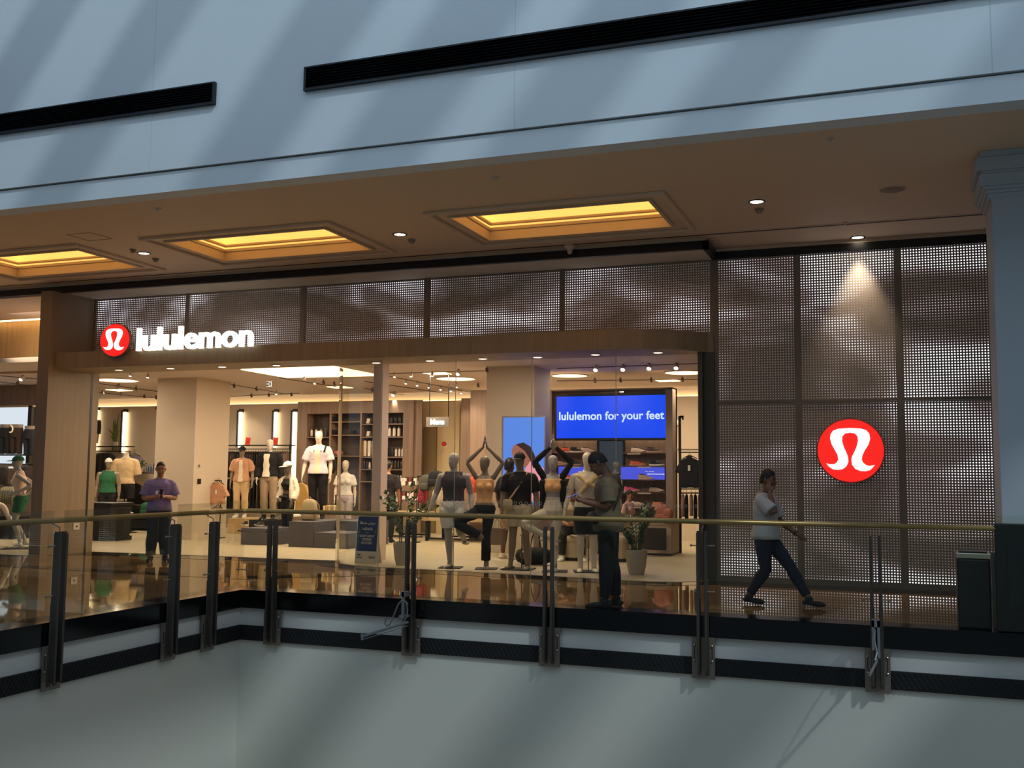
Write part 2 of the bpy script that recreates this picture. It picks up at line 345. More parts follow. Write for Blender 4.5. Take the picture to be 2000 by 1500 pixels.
# ------------------------------------------------------------------ shop interior shell
b = MB(); b.box(-34, 16.1, ZS, -2.6, YB, ZS+.1); struct(b.build('ceiling_3', shopceil))
b = MB(); b.box(-34, YB, 0, -2.6, YB+.1, ZS-.22); b.box(-34, YB+.25, ZS-.25, -2.6, YB+.3, ZS+.1); struct(b.build('wall_back', cream))
b = MB(); b.box(-34, YB+.1, ZS-.24, -2.6, YB+.24, ZS-.2); struct(b.build('trim_15', M('cove_strip', (255, 230, 180), .5, emit=(255, 214, 150), power=5)))
b = MB(); b.box(-34, YB+.25, ZS-.25, -34.01, YB, ZS)
# pillars inside
def ipillar(name, x0, x1, y0, y1, m=cream): b = MB(); b.box(x0, y0, 0, x1, y1, ZS); return struct(b.build(name, m))
ipillar('wall_column', -16.55, -15.42, 19.9, 21.2)
ipillar('wall_column_3', -9.12, -8.93, 16.9, 17.15, M('column_blush', (226, 200, 184), .5))
ipillar('wall_column_2', -7.95, -6.9, 19.6, 20.6, M('cream_paint_2', (206, 190, 170), .7))
# ------------------------------------------------------------------ ceiling things
glowy = M('coffer_glow', (255, 222, 150), .6, emit=(255, 196, 112), power=.78)
mold = M('coffer_moulding', (200, 182, 152), .6)
def coffer(cx, cy, lab):
    t = thing('ceiling_coffer', lab, 'ceiling light', (cx, cy, ZC), 0, 'glowing ceiling coffers')
    def ringb(hx, hy, wd, z0, z1):
        b = MB()
        b.box(cx-hx-wd, cy-hy-wd, z0, cx+hx+wd, cy-hy, z1); b.box(cx-hx-wd, cy+hy, z0, cx+hx+wd, cy+hy+wd, z1); b.box(cx-hx-wd, cy-hy, z0, cx-hx, cy+hy, z1); b.box(cx+hx, cy-hy, z0, cx+hx+wd, cy+hy, z1); return b
    ringb(CW+.20, CH_+.26, .07, ZC-.045, ZC+.002).build('outer_moulding', ceil_m, t, bevel=.012)
    b = ringb(CW-.012, CH_-.012, .05, ZC-.03, ZC+.12); b.build('inner_moulding', mold, t, bevel=.008)
    b = ringb(CW-.03, CH_-.03, .04, ZC+.12, ZC+.17); r2 = ringb(CW-.06, CH_-.06, .06, ZC+.2, ZC+.24); b.add(r2.v, r2.f); b.build('crown_step', mold, t, bevel=.01)
    b = ringb(CW+.1, CH_+.1, .03, ZC+.1, ZC+.55); b.box(cx-CW-.1, cy-CH_-.1, ZC+.52, cx+CW+.1, cy+CH_+.1, ZC+.56); b.build('glowing_recess', glowy, t)
for k, lab in ((1, 'glowing yellow ceiling coffer cut by the left edge of the picture'), (2, 'glowing yellow ceiling coffer in the middle, above the lit shop name'), (3, 'glowing yellow ceiling coffer above the glass front, nearest the curved band')):
    coffer(*cof[k], lab)
white_lit = M('lamp_face', (255, 250, 240), .5, emit=(255, 240, 214), power=14)
def downlight(p, r, lab, grp, cat='ceiling light', e=0, col=WARM, ring=None, face=None, zoff=0, name='downlight', spot=100, to=None):
    t = thing(name, lab, cat, p, 0, grp)
    MB().lathe([(r, 0), (r*1.25, 0), (r*1.3, -.008), (r*1.02, -.012), (r*.98, -.003)], (0, 0, zoff), 20, cap=False).build('trim_ring', ring or M('dark_ring', (40, 34, 28), .5), t, world=False)
    MB().lathe([(.001, -.004), (r, -.004), (r, .01)], (0, 0, zoff), 20, cap=False).build('lamp_face', face or white_lit, t, world=False)
    if e: lamp('SPOT', (p[0], p[1], p[2]-.03), e, col, t, size=.04, to=to or (p[0], p[1], p[2]-1), spot=spot, blend=.8)
    return t
for (px, py), lab in (((1478, 393), 'round downlight in the mall ceiling right of the last coffer'), ((781, 457), 'round downlight in the mall ceiling between the middle and right coffers'), ((281, 494), 'round downlight in the mall ceiling between the left and middle coffers')):
    downlight(zp(px, py, ZC), .085, lab, 'mall ceiling downlights', e=28, zoff=-.002)
p = zp(1675, 463, ZC); downlight(p, .085, 'round downlight close to the perforated wall, lighting its panels', 'mall ceiling downlights', e=210, zoff=-.002, spot=58)
for i, (px, py) in enumerate(((75, 580),)):
    downlight(yp(px, py, 15.4), .05, 'small bright lamp under the canopy left of the oak pillar', None, zoff=0)
bx = [(232, 722), (333, 719), (434, 716), (540, 713), (735, 708), (840, 704), (943, 700), (1050, 697), (1163, 692), (1285, 688)]
w_ = ['first from the oak pillar', 'second from the oak pillar', 'third from the oak pillar', 'beside the open entrance', 'over the curved glass corner', 'over the second glass pane', 'over the two glass panes facing the grey tank top', 'over the tree pose pair', 'over the blue screen', 'at the rounded end of the band']
for i, (px, py) in enumerate(bx): downlight(zp(px, py, 3.515), .07, 'round downlight under the oak band, %s' % w_[i], 'downlights under the oak band', e=22, zoff=0, ring=M('pale_ring', (200, 180, 150), .5))
# detectors, speaker, sprinklers, hatch, slot
dm = M('detector_plastic', (150, 132, 112), .5)
def smoke(px, py, lab, r=.06):
    t = thing('smoke_detector', lab, 'smoke detector', zp(px, py, ZC), 0, 'smoke detectors')
    MB().lathe([(.001, 0), (r, 0), (r, -.015), (r*.8, -.022), (r*.8, -.03)], (0, 0, 0), 18).build('base', dm, t, world=False, smooth=30)
    MB().lathe([(r*.72, -.03), (r*.7, -.045), (r*.4, -.06), (.001, -.062)], (0, 0, 0), 18).build('sensor_cap', dm, t, world=False, smooth=30)
smoke(1483, 408, 'smoke detector behind the downlight right of the last coffer'); smoke(804, 468, 'smoke detector behind the downlight between two coffers'); smoke(260, 487, 'flat smoke detector in front of the left downlight', .055); smoke(304, 505, 'drooping smoke detector behind the left downlight', .06)
def sprk(px, py, lab, r=.045):
    t = MB(); t.lathe([(.001, 0), (r, 0), (r*.9, -.012), (r*.3, -.02), (r*.3, -.035), (.001, -.036)], (0, 0, 0), 14)
    tag(t.build('sprinkler', M('sprinkler_white', (190, 180, 165), .4), loc=(0, 0, 0)), lab, 'sprinkler', 'ceiling sprinklers').location = zp(px, py, ZC)
sprk(1622, 270, 'small sprinkler in the mall ceiling near the column capital'); sprk(968, 346, 'small sprinkler in the mall ceiling in front of the right coffer'); sprk(309, 407, 'small sprinkler in the mall ceiling in front of the middle coffer'); sprk(211, 541, 'small sprinkler between the left coffer and the black gap', .03); sprk(1155, 477, 'small sprinkler between the right coffer and the black gap', .03); sprk(1650, 434, 'small sprinkler near the perforated wall', .03)
t = thing('ceiling_speaker', 'large round speaker grille set in the mall ceiling', 'speaker', zp(1743, 370, ZC)); MB().lathe([(.001, -.01), (.13, -.01), (.15, -.004), (.15, 0)], (0, 0, 0), 28).build('grille', M('speaker_grille', (150, 130, 116), .7), t, world=False, smooth=30); MB().lathe([(.15, -.006), (.165, -.006), (.165, 0)], (0, 0, 0), 28, cap=False).build('rim', ceil_m, t, world=False)
for px, py, lab in ((1113, 490, 'white cone camera hanging from the black gap above the glass front'), (15, 555, 'white cone camera by the leftmost coffer')):
    t = thing('security_camera', lab, 'camera', yp(px, py-8, 15.0), 0, 'cone shaped cameras')
    MB().lathe([(.09, .02), (.09, 0), (.05, -.04)], (0, 0, 0), 18).build('mount', ceil_m, t, world=False, smooth=30); MB().lathe([(.05, -.04), (.04, -.09), (.02, -.115), (.001, -.12)], (0, 0, 0), 18).build('dome', M('sprinkler_white'), t, world=False, smooth=30)
q = [zp(a, b_, ZC) for a, b_ in ((131, 458), (177, 454), (220, 466), (174, 470))]; b = MB()
for i in range(4): b.tube([q[i]-Vector((0, 0, .001)), q[(i+1) % 4]-Vector((0, 0, .001))], .004, 4)
tag(b.build('access_hatch', M('seam_brown')), 'outline of a square access hatch in the mall ceiling', 'hatch')
t = thing('slot_diffuser', 'long thin air slot in the mall ceiling along the black gap', 'air vent', (-8, 14.95, ZC))
b = MB(); b.box(-34, 14.915, ZC-.006, 1.4, 14.985, ZC-.0005); b.build('slot', M('slot_dark', (52, 40, 30), .8), t)
b = MB(); b.box(-34, 14.885, ZC-.008, 1.4, 14.915, ZC); b.box(-34, 14.985, ZC-.008, 1.4, 15.01, ZC); b.build('flange', ceil_m, t)
# the two long black vents high on the facade
def vent(x0, x1, z0, z1, lab):
    t = thing('wall_vent', lab, 'air vent', ((x0+x1)/2, YF, z0), 0, 'long black facade vents'); y = YF
    b = MB(); e = .03
    b.box(x0, y-.05, z0, x1, y+.01, z0+e); b.box(x0, y-.05, z1-e*.6, x1, y+.01, z1); b.box(x0, y-.05, z0+e, x0+e, y+.01, z1-e*.6); b.box(x1-e, y-.05, z0+e, x1, y+.01, z1-e*.6); b.build('frame', M('vent_frame', (14, 20, 26), .5), t)
    b = MB(); b.box(x0+e, y-.012, z0+e, x1-e, y+.005, z1-e*.6)
    for k in range(7): z = z0+e+(z1-z0-.05)*(k+.5)/7; b.add([(x0+e, y-.042, z-.006), (x1-e, y-.042, z-.006), (x1-e, y-.012, z+.02), (x0+e, y-.012, z+.02), (x0+e, y-.042, z-.012), (x1-e, y-.042, z-.012), (x1-e, y-.012, z+.014), (x0+e, y-.012, z+.014)], [(0, 1, 2, 3), (7, 6, 5, 4), (0, 4, 5, 1)])
    b.build('louvres', M('vent_black', (2, 2, 4), .9, spec=.1), t)
vent(-18, yp(423, 180, YF)[0], 6.155, 6.44, 'long black louvred vent at the left of the upper wall')
vent(yp(597, 160, YF)[0], 6, 6.155, 6.45, 'very long black louvred vent running off the top of the picture')
# column on the right
colm = M('column_paint', (168, 176, 182), .6); cx0 = yp(1943, 600, 12.04)[0]
b = MB(); b.box(cx0, 12.04, 0, 3.2, 12.8, ZC)
for k, (e, z0, z1) in enumerate(((.03, 4.62, 4.68), (.05, 4.68, 4.72), (.075, 4.72, 4.76), (.1, 4.76, 4.9), (.085, 4.9, 4.93), (.125, 4.93, 5.08), (.09, 5.08, ZC))): b.box(cx0-e*1.15, 12.04-e*.3, z0, 3.2, 12.8+e, z1)
struct(b.build('wall_column_right', colm, bevel=.008))
# ------------------------------------------------------------------ railing round the void
railglass = glass('rail_glass', (.955, .97, .93), .28, .0)
brass = M('rail_bronze', (172, 140, 88), .3, .35)
def post(i, x, y, left, lab, zt=.97):
    # stands on the slab face; local +Y is away from the void
    t = thing('railing_post', lab, 'railing post', (x, y, 0), PI/2 if left else 0, 'steel railing posts')
    b = MB(); b.box(-.13, -.06, -.70, .13, -.045, -.235); b.build('base_plate', darksteel, t, world=False)
    for s in (-1, 1):
        b = MB()
        b.box(s*.045-.014, -.15, -.62, s*.045+.014, -.06, zt-.02); b.box(s*.045-.010, -.14, zt-.02, s*.045+.010, -.065, zt); b.box(s*.045-.022, -.075, -.66, s*.045+.022, -.06, .2)
        b.build('blade', M('blade_steel', (74, 69, 62), .42, .4), t, world=False, bevel=.004)
        for z in (-.33, -.5): MB().lathe([(.014, 0), (.014, .01), (.006, .016)], (0, 0, 0), 10).xf(Matrix.Translation((s*.1, -.06, z)) @ Matrix.Rotation(PI/2, 4, 'X')).build('bolt', steel, t, world=False)
        b = MB(); b.box(s*.1-.004, -.0615, -.5, s*.1+.004, -.0595, -.33); b.build('slot', black, t, world=False)
        for z in (.28, .80):
            b = MB(); b.tube([(s*.03, -.09, z), (s*.13, -.07, z)], .007, 6); b.lathe([(.006, -.012), (.014, -.006), (.014, .006), (.006, .012)], (0, 0, 0), 8)
            n = len(b.v)-32
            for q in range(n, len(b.v)): v = b.v[q]; b.v[q] = (s*.13+v[2], -.07+v[1], z+v[0])
            b.build('glass_clamp', darksteel, t, world=False)
    b = MB(); b.tube([(0, -.08, zt-.03), (0, -.08, .99), (0, .02, 1.03)], .008, 6); b.build('rail_bracket', darksteel, t, world=False)
PX = [yp(528, 1220, 11.9)[0], yp(800, 1220, 11.9)[0], yp(1071, 1220, 11.9)[0], yp(1372, 1220, 11.9)[0], yp(1713, 1260, 11.9)[0]]
pn = ['just right of the corner of the void', 'beside the shop sign, with a scroll bracket', 'left of the man looking at his phone', 'at the right end of the glass front', 'right of the walking man, with a folded bracket']
for i, x in enumerate(PX): post(i, x, RY, False, 'twin bladed steel railing post %s' % pn[i])
PY = [xp(110, 1240, LX+.1)[1], xp(337, 1200, LX+.1)[1], xp(413, 1190, LX+.1)[1]]
pn2 = ['nearest the camera on the left side rail', 'in front of the man in the purple shirt', 'on the side rail nearest the corner']
for i, y in enumerate(PY): post(i, LX, y, True, 'twin bladed steel railing post %s' % pn2[i], .95)
# glass between the posts
def pane(p0, p1, lab, z0=.03, z1=1.21):
    d = (Vector(p1)-Vector(p0)); L = d.length; t = MB(); t.box(-L/2, -.006, z0, L/2, .006, z1)
    o = t.build('railing_glass', railglass); m = (Vector(p0)+Vector(p1))/2; o.location = (m[0], m[1], 0); o.rotation_euler = (0, 0, math.atan2(d.y, d.x))
    tag(o, lab, 'glass panel', 'railing glass panels')
g = .07; yg = RY-.07; xg = LX+.07
pane((PX[0]+g, yg), (PX[1]-g, yg), 'clear railing glass panel in front of the grey platforms')
pane((PX[1]+g, yg), (PX[2]-g, yg), 'clear railing glass panel in front of the grey tank top mannequin')
pane((PX[2]+g, yg), (PX[3]-g, yg), 'clear railing glass panel in front of the man with the phone')
pane((PX[3]+g, yg), (PX[4]-g, yg), 'clear railing glass panel in front of the walking man')
pane((PX[4]+g, yg), (PX[4]+1.9, yg), 'clear railing glass panel in front of the black bin')
pane((xg, yg), (PX[0]-g, yg), 'narrow railing glass panel right of the void corner')
pane((xg, PY[2]+g), (xg, yg), 'narrow railing glass panel left of the void corner')
pane((xg, PY[1]+g), (xg, PY[2]-g), 'narrow railing glass panel between the two close posts of the side rail', z1=1.19)
pane((xg, PY[0]+g), (xg, PY[1]-g), 'clear railing glass panel in front of the oak pillar and green vest', z1=1.17)
pane((xg, PY[0]-2.2), (xg, PY[0]-g), 'clear railing glass panel at the left edge of the picture', z1=1.17)
for z in (.28, .8):
    tag(MB().tube([(-.1, 0, z), (0, 0, z), (.1, 0, z)], [.012, .006, .012], 8, round_=True).build('glass_clamp', darksteel), '%s small steel clamp joining the glass panes at the void corner' % ('lower' if z < .5 else 'upper'), 'clamp', 'corner glass clamps').location = (xg+.02, yg-.02, 0)
b = MB(); b.tube([(LX-.03, -3, 1.05), (LX-.03, RY-.35, 1.065), (LX+.0, RY-.12, 1.067), (LX+.14, RY+.0, 1.068), (LX+.4, RY+.03, 1.068), (4, RY+.03, 1.075)], .03, 14)
tag(b.build('handrail', brass, smooth=1), 'round bronze handrail running around the edge of the void', 'handrail')
# banner brackets on two posts
bk = M('bracket_grey', (128, 132, 136), .45, .3)
t = thing('banner_bracket', 'grey wrought iron scroll bracket pointing left from a railing post', 'bracket', (PX[1], 11.8, -.2)); P = lambda x, y: yp(x, y, 11.7)
MB().tube([P(797, 1215), P(750, 1230), P(708, 1243)], [.016, .016, .016], 8).build('arm', bk, t)
MB().tube([P(797, 1222), P(712, 1248)], .006, 6).build('lower_rod', bk, t)
MB().tube([P(707, 1238), P(708, 1250)], .02, 8).build('arm_tip', bk, t)
sc = [(770, 1206), (756, 1222), (752, 1218), (753, 1210), (758, 1209)]
MB().tube([P(*q) for q in ((797, 1180), (792, 1175), (785, 1173), (778, 1180), (772, 1195), (766, 1210), (760, 1221), (755, 1223), (752, 1217), (753, 1209), (758, 1206), (760, 1210))], .010, 8, side=(0, 1, 0)).build('scroll', bk, t)
MB().tube([P(*q) for q in ((794, 1178), (796, 1190), (795, 1203), (790, 1214), (784, 1216), (779, 1212), (780, 1203), (784, 1201))], .009, 8, side=(0, 1, 0)).build('inner_scroll', bk, t)
b = MB(); b.box(PX[1]-.035, 11.68, -.2, PX[1]+.03, 11.85, -.17); b.box(PX[1]-.02, 11.70, -.2, PX[1]+.015, 11.73, .13); b.box(PX[1]-.04, 11.70, .06, PX[1]+.03, 11.84, .12); b.build('mounting_plate', bk, t)
t = thing('banner_bracket', 'grey bracket seen end on below the post right of the walking man', 'bracket', (PX[4], 11.8, -.2)); P = lambda x, y, Y=11.7: yp(x, y, Y)
MB().tube([P(1712, 1288, 11.75), P(1712, 1292, 11.4), P(1699, 1318, 10.6)], .014, 8).build('arm', bk, t)
MB().tube([P(1709, 1225, 11.75), P(1708, 1250, 11.55), P(1713, 1275, 11.35), P(1709, 1290, 11.3)], .009, 8).build('scroll', bk, t)
b = MB(); b.box(PX[4]-.045, 11.70, -.22, PX[4]-.02, 11.76, .1); b.box(PX[4]+.01, 11.70, -.3, PX[4]+.035, 11.76, .1); b.box(PX[4]-.045, 11.70, .02, PX[4]+.035, 11.8, .09); b.build('mounting_plate', bk, t)
# black kiosk and bin on the right
t = thing('display_kiosk', 'large black kiosk with rounded top standing by the white column', 'kiosk', (1.7, 12.2, 0))
x0 = yp(1947, 1100, 12.04)[0]-.02
b = MB(); b.box(x0, 12.0, .004, x0+1.6, 12.032, 1.13); b.build('body', black, t, bevel=.012)
b = MB(); b.box(x0+.12, 11.994, .25, x0+1.5, 12.0, .95); b.build('dark_panel', M('screen_off', (16, 18, 22), .15), t)
t = thing('litter_bin', 'tall black litter bin with a polished steel rim beside the kiosk', 'bin', (.74, 12.32, 0))
x0, x1 = yp(1868, 1150, 12.15)[0], yp(1938, 1150, 12.15)[0]; cx = (x0+x1)/2; hw = (x1-x0)/2
b = MB(); b.box(cx-hw+.01, 12.15, .0, cx+hw-.01, 12.5, .74); b.build('body', black, t, bevel=.02)
b = MB(); b.box(cx-hw, 12.14, .74, cx+hw, 12.51, .80); b.build('rim', M('polished_steel', (190, 180, 165), .12, 1), t, bevel=.008)
b = MB(); b.box(cx-hw+.04, 12.17, .80, cx+hw-.04, 12.47, .815); b.build('lid', black, t)
b = MB(); b.box(cx+hw+.012, 12.3, 0, cx+hw+.05, 12.36, .8); tag(b.build('steel_stanchion', steel), 'slim steel upright between the bin and the kiosk', 'post')
# ------------------------------------------------------------------ figures
def V(*a): return Vector(a)
MALE = dict(hip=.093, kn=.10, an=.10, sh=.187, tor=[(.80, .06, .055), (.85, .125, .10), (.92, .168, .118), (.99, .160, .112), (1.08, .142, .098), (1.17, .150, .105), (1.27, .166, .118), (1.35, .170, .116), (1.40, .148, .094), (1.445, .098, .076), (1.50, .062, .064), (1.56, .054, .058)],
            th=.088, ca=.057, ank=.037, ua=.05, fa=.04, wr=.027, dl=.062)
MUSC = dict(MALE, sh=.197, ua=.056, fa=.044, dl=.066, th=.092, tor=[(z, a*(1.06 if z > 1.2 else 1.), d*(1.06 if z > 1.2 else 1.)) for z, a, d in MALE['tor']])
FEM = dict(hip=.088, kn=.08, an=.075, sh=.16, tor=[(.80, .05, .05), (.85, .125, .10), (.92, .168, .118), (.99, .150, .105), (1.08, .112, .084), (1.17, .118, .088), (1.26, .135, .105), (1.32, .138, .112), (1.40, .128, .082), (1.45, .082, .062), (1.50, .050, .052), (1.56, .045, .049)],
           th=.083, ca=.05, ank=.032, ua=.038, fa=.033, wr=.022, dl=.048)
def remesh(o, vox, smooth=3, wr=0, wscale=.1, seed=0):
    r = o.modifiers.new('remesh', 'REMESH'); r.mode = 'VOXEL'; r.voxel_size = vox; r.use_smooth_shade = True
    s = o.modifiers.new('smooth', 'SMOOTH'); s.factor = .5; s.iterations = smooth
    if wr:
        tx = bpy.data.textures.get('wrinkle%.2f' % wscale) or bpy.data.textures.new('wrinkle%.2f' % wscale, 'CLOUDS'); tx.noise_scale = wscale; tx.noise_depth = 1
        d = o.modifiers.new('wrinkle', 'DISPLACE'); d.texture = tx; d.strength = wr; d.mid_level = .5; d.texture_coords = 'GLOBAL'
class Fig:
    def __init__(s, B=MALE, lean=0, twist=0, side=0, pelvis=(0, 0, 0), pose=None, head=(0, 0, 0), bulk=1.):
        s.B = B; s.bulk = bulk; J = s.J = {}; P = V(*pelvis); s.P = P
        s.T = Matrix.Translation(P+V(0, 0, .95)) @ Matrix.Rotation(twist, 4, 'Z') @ Matrix.Rotation(lean, 4, 'X') @ Matrix.Rotation(side, 4, 'Y') @ Matrix.Translation(V(0, 0, -.95))
        for n, k in (('L', 1), ('R', -1)):
            J['hip'+n] = P+V(k*B['hip'], 0, .89); J['kn'+n] = V(k*B['kn'], -.015, .49); J['an'+n] = V(k*B['an'], .02, .085); J['toe'+n] = V(k*(B['an']+.03), -.17, .03)
            J['sh'+n] = s.T @ V(k*B['sh'], .005, 1.385); J['el'+n] = s.T @ V(k*(B['sh']+.055), .02, 1.12); J['wr'+n] = s.T @ V(k*(B['sh']+.07), -.04, .88)
        J['nk'] = s.T @ V(0, 0, 1.50); J['hd'] = s.T @ V(0, -.012, 1.548)
        for k, v in (pose or {}).items(): J[k] = V(*v)
        s.HM = Matrix.Translation(J['hd']) @ Matrix.Rotation(head[2], 4, 'Z') @ Matrix.Rotation(head[0], 4, 'X') @ Matrix.Rotation(head[1], 4, 'Y') @ Matrix.Translation(V(0, -.008, .095))
    def toe(s, n):
        return s.J['toe'+n]
    def torso(s, b, z0=.80, z1=1.56, off=0., hem=0., n=20, pelvis_fix=True):
        rs = []; T = s.B['tor']; zs = [t[0] for t in T if z0 < t[0] < z1]; zs = [z0]+zs+[z1]
        for z in zs:
            a = np.interp(z, [t[0] for t in T], [t[1] for t in T]); d = np.interp(z, [t[0] for t in T], [t[2] for t in T])
            a *= s.bulk; d *= s.bulk**1.4
            o = off+hem*max(0, min(1, (1.2-z)/.35)); m = s.T if z > 1.0 else (Matrix.Translation(s.P).lerp(s.T, max(0, (z-.88)/.12)))
            rs.append([m @ V((a+o)*math.cos(t), (d+o)*math.sin(t)+(.012 if z > 1.44 else 0), z) for t in [2*PI*j/n for j in range(n)]])
        b.rings(rs)
    def limb(s, b, a, c, ra, rb, r0, r1, mid=1.):
        pass
    def arm(s, b, n, off=0, t0=0., t1=2., flare=0.):
        # t in 0..1 upper arm, 1..2 forearm
        J = s.J; B = s.B; A, E, W = J['sh'+n], J['el'+n], J['wr'+n]
        key = [(0, B['dl']*.9), (.25, B['ua']*1.08), (.6, B['ua']*1.0), (.93, B['ua']*.84), (1.07, B['fa']*1.0), (1.3, B['fa']*1.08), (1.65, B['fa']*.85), (2, B['wr'])]
        ts = [t0]+[k[0] for k in key if t0 < k[0] < t1]+[t1]; pt = []; rr = []
        for t in ts:
            pt.append(A.lerp(E, t) if t <= 1 else E.lerp(W, t-1)); rr.append((np.interp(t, [k[0] for k in key], [k[1] for k in key])*s.bulk**.7)+off+flare*(t-t0)/(t1-t0))
        b.tube(pt, rr, 12, round_=(t0 == 0 and t1 == 2))
        if t0 == 0: b.ball(A, B['dl']*.97+off*.45, 12)
    def leg(s, b, n, off=0, t0=0., t1=2., flare=0.):
        J = s.J; B = s.B; A, K, N = J['hip'+n], J['kn'+n], J['an'+n]
        key = [(0, B['th']*1.02), (.3, B['th']*.98), (.7, B['th']*.76), (.95, B['ca']*1.02), (1.08, B['ca']*.96), (1.3, B['ca']*1.05), (1.7, B['ca']*.76), (2, B['ank'])]
        ts = [t0]+[k[0] for k in key if t0 < k[0] < t1]+[t1]; pt = []; rr = []
        side = (K-A).cross(N-K); bk = V(0, .012, 0)
        for t in ts:
            pt.append((A.lerp(K, t) if t <= 1 else K.lerp(N, t-1)+bk*math.sin((t-1)*PI))); rr.append(np.interp(t, [k[0] for k in key], [k[1] for k in key])*s.bulk**.6+off+flare*max(0, t-.8))
        b.tube(pt, rr, 14)
        if t0 == 0: b.ball(A, B['th']*.98+off, 12)
    def foot(s, b, n, r=1., off=0):
        A = s.J['an'+n]; T = s.J['toe'+n]; d = (T-A); d.z = 0 if abs(d.z) < .12 else d.z
        dn = d.normalized(); up = V(0, 0, 1) if abs(dn.z) < .8 else V(0, -1, 0); side = dn.cross(up).normalized(); up = side.cross(dn)
        hz = A-up*.052
        pts = [hz-dn*.055, hz-dn*.02, hz+dn*.06-up*.008, hz+dn*.13-up*.014, hz+dn*.18-up*.018]; rr = [.028, .036, .04, .045, .03]
        b.tube([A+up*.03, A-up*.02+dn*.0, A-up*.035+dn*.02], [s.B['ank'], s.B['ank']*1.05, .04], 12); b.tube(pts, [q*r+off for q in rr], 14, flat=.68, side=side, round_=True)
    def hand(s, b, n, dirn=None, palm=None, curl=.5, spread=.0, scale=1.):
        W = s.J['wr'+n]; d = Vector(dirn).normalized() if dirn else (W-s.J['el'+n]).normalized(); p = Vector(palm) if palm else V(-1 if n == 'L' else 1, .2, 0)
        p = (p-d*p.dot(d)).normalized(); sd = d.cross(p).normalized(); k = 1 if n == 'L' else -1; sd *= 1; q = scale
        # thumb side: forward (-Y) or up by default
        ref = V(0, -1, .3)
        if sd.dot(ref) < 0: sd = -sd
        b.tube([W-d*.01, W+d*.02, W+d*.055*q, W+d*.088*q], [.026*q, .03*q, .038*q, .036*q], 12, flat=.42, side=sd)
        for i in range(4):
            o = W+d*.084*q+sd*(.027-.018*i)*q; L = (.040, .045, .042, .033)[i]*q; c = curl*(1+.12*i); dd = d+sd*(spread*(1.5-i)*.12); pts = [o-d*.012]; a = 0; cur = o
            for j, l in enumerate((L, L*.62, L*.5)):
                a += c*(.45 if j == 0 else .75); dv = (dd.normalized()*math.cos(a)+p*math.sin(a)); pts.append(cur); cur = cur+dv*l
            pts.append(cur); b.tube(pts, [.0095*q, .0095*q, .0088*q, .008*q, .0065*q], 8, round_=True)
        o = W+d*.03*q+sd*.026*q; b.tube([W+d*.02*q+sd*.012, o+sd*.008*q, o+(d*.7+sd*.8+p*.35*curl).normalized()*.035*q, o+(d*.95+sd*.35+p*.7*curl).normalized()*.066*q], [.015*q, .015*q, .011*q, .008*q], 8, round_=True)
    def headmesh(s, b, face=True, egg=False):
        R = [(-.118, .018, .02, -.052), (-.104, .038, .04, -.038), (-.078, .053, .062, -.022), (-.04, .064, .082, -.006), (0, .071, .092, 0), (.045, .074, .096, .006), (.08, .066, .085, .01), (.105, .044, .056, .012), (.118, .012, .014, .012)]
        if egg: R = [(z, a*.96, d*.97, y*.75) for z, a, d, y in R]
        b.rings([[s.HM @ V(a*math.cos(t), y+d*math.sin(t)*(1 if math.sin(t) > 0 or egg else 1.02), z) for t in [2*PI*j/18 for j in range(18)]] for z, a, d, y in [(z*1.04, a*1.06, d*1.06, y*1.06) for z, a, d, y in R]])
        H = s.HM @ Matrix.Scale(1.055, 4)
        if face:
            b.tube([H @ V(0, -.082, .022), H @ V(0, -.097, -.004), H @ V(0, -.109, -.022), H @ V(0, -.092, -.034)], [.009, .010, .014, .010], 8, round_=True)
            for k in (-1, 1):
                b.tube([H @ V(k*.012, -.086, .032), H @ V(k*.042, -.078, .034)], .009, 8, round_=True)
                b.tube([H @ V(k*.072, .008, .022), H @ V(k*.083, .016, .010), H @ V(k*.081, .014, -.012), H @ V(k*.072, .006, -.03)], [.010, .013, .012, .008], 8, round_=True)
                b.ball(H @ V(k*.04, -.062, -.03), .022, 8)
            b.tube([H @ V(-.022, -.082, -.058), H @ V(0, -.091, -.056), H @ V(.022, -.082, -.058)], .0075, 8, round_=True)
            b.ball(H @ V(0, -.07, -.092), .02, 8)
        else:
            b.tube([H @ V(0, -.084, .02), H @ V(0, -.096, -.02), H @ V(0, -.088, -.04)], [.008, .011, .008], 8, round_=True)
    def body(s, root, mat, vox=.0075, face=False, hands=None, feet=True, head=True, arms='LR', legs='LR', egg=True):
        b = MB(); s.torso(b, z1=1.495)
        nk = s.J['nk']; b.tube([s.T @ V(0, .012, 1.44), nk+(s.J['hd']-nk)*.2, s.J['hd']+V(0, 0, .03)], [s.B['tor'][-2][1]*1.25, s.B['tor'][-1][1]*1.03, s.B['tor'][-1][1]*.98], 12)
        for n in arms:
            s.arm(b, n); h = (hands or {}).get(n, {})
            if h is not None: s.hand(b, n, **h)
            b.tube([s.T @ V(0, .01, 1.425), s.J['sh'+n]], [s.B['dl']*.7, s.B['dl']*.92], 10)
        for n in legs:
            s.leg(b, n)
            if feet: s.foot(b, n)
        if head: s.headmesh(b, face, egg)
        if s.B is FEM:
            for k in (-1, 1): b.ball(s.T @ V(k*.062, -.088, 1.275), .05, 10)
        o = b.build('body', mat, root, world=False); remesh(o, vox, 2); return o
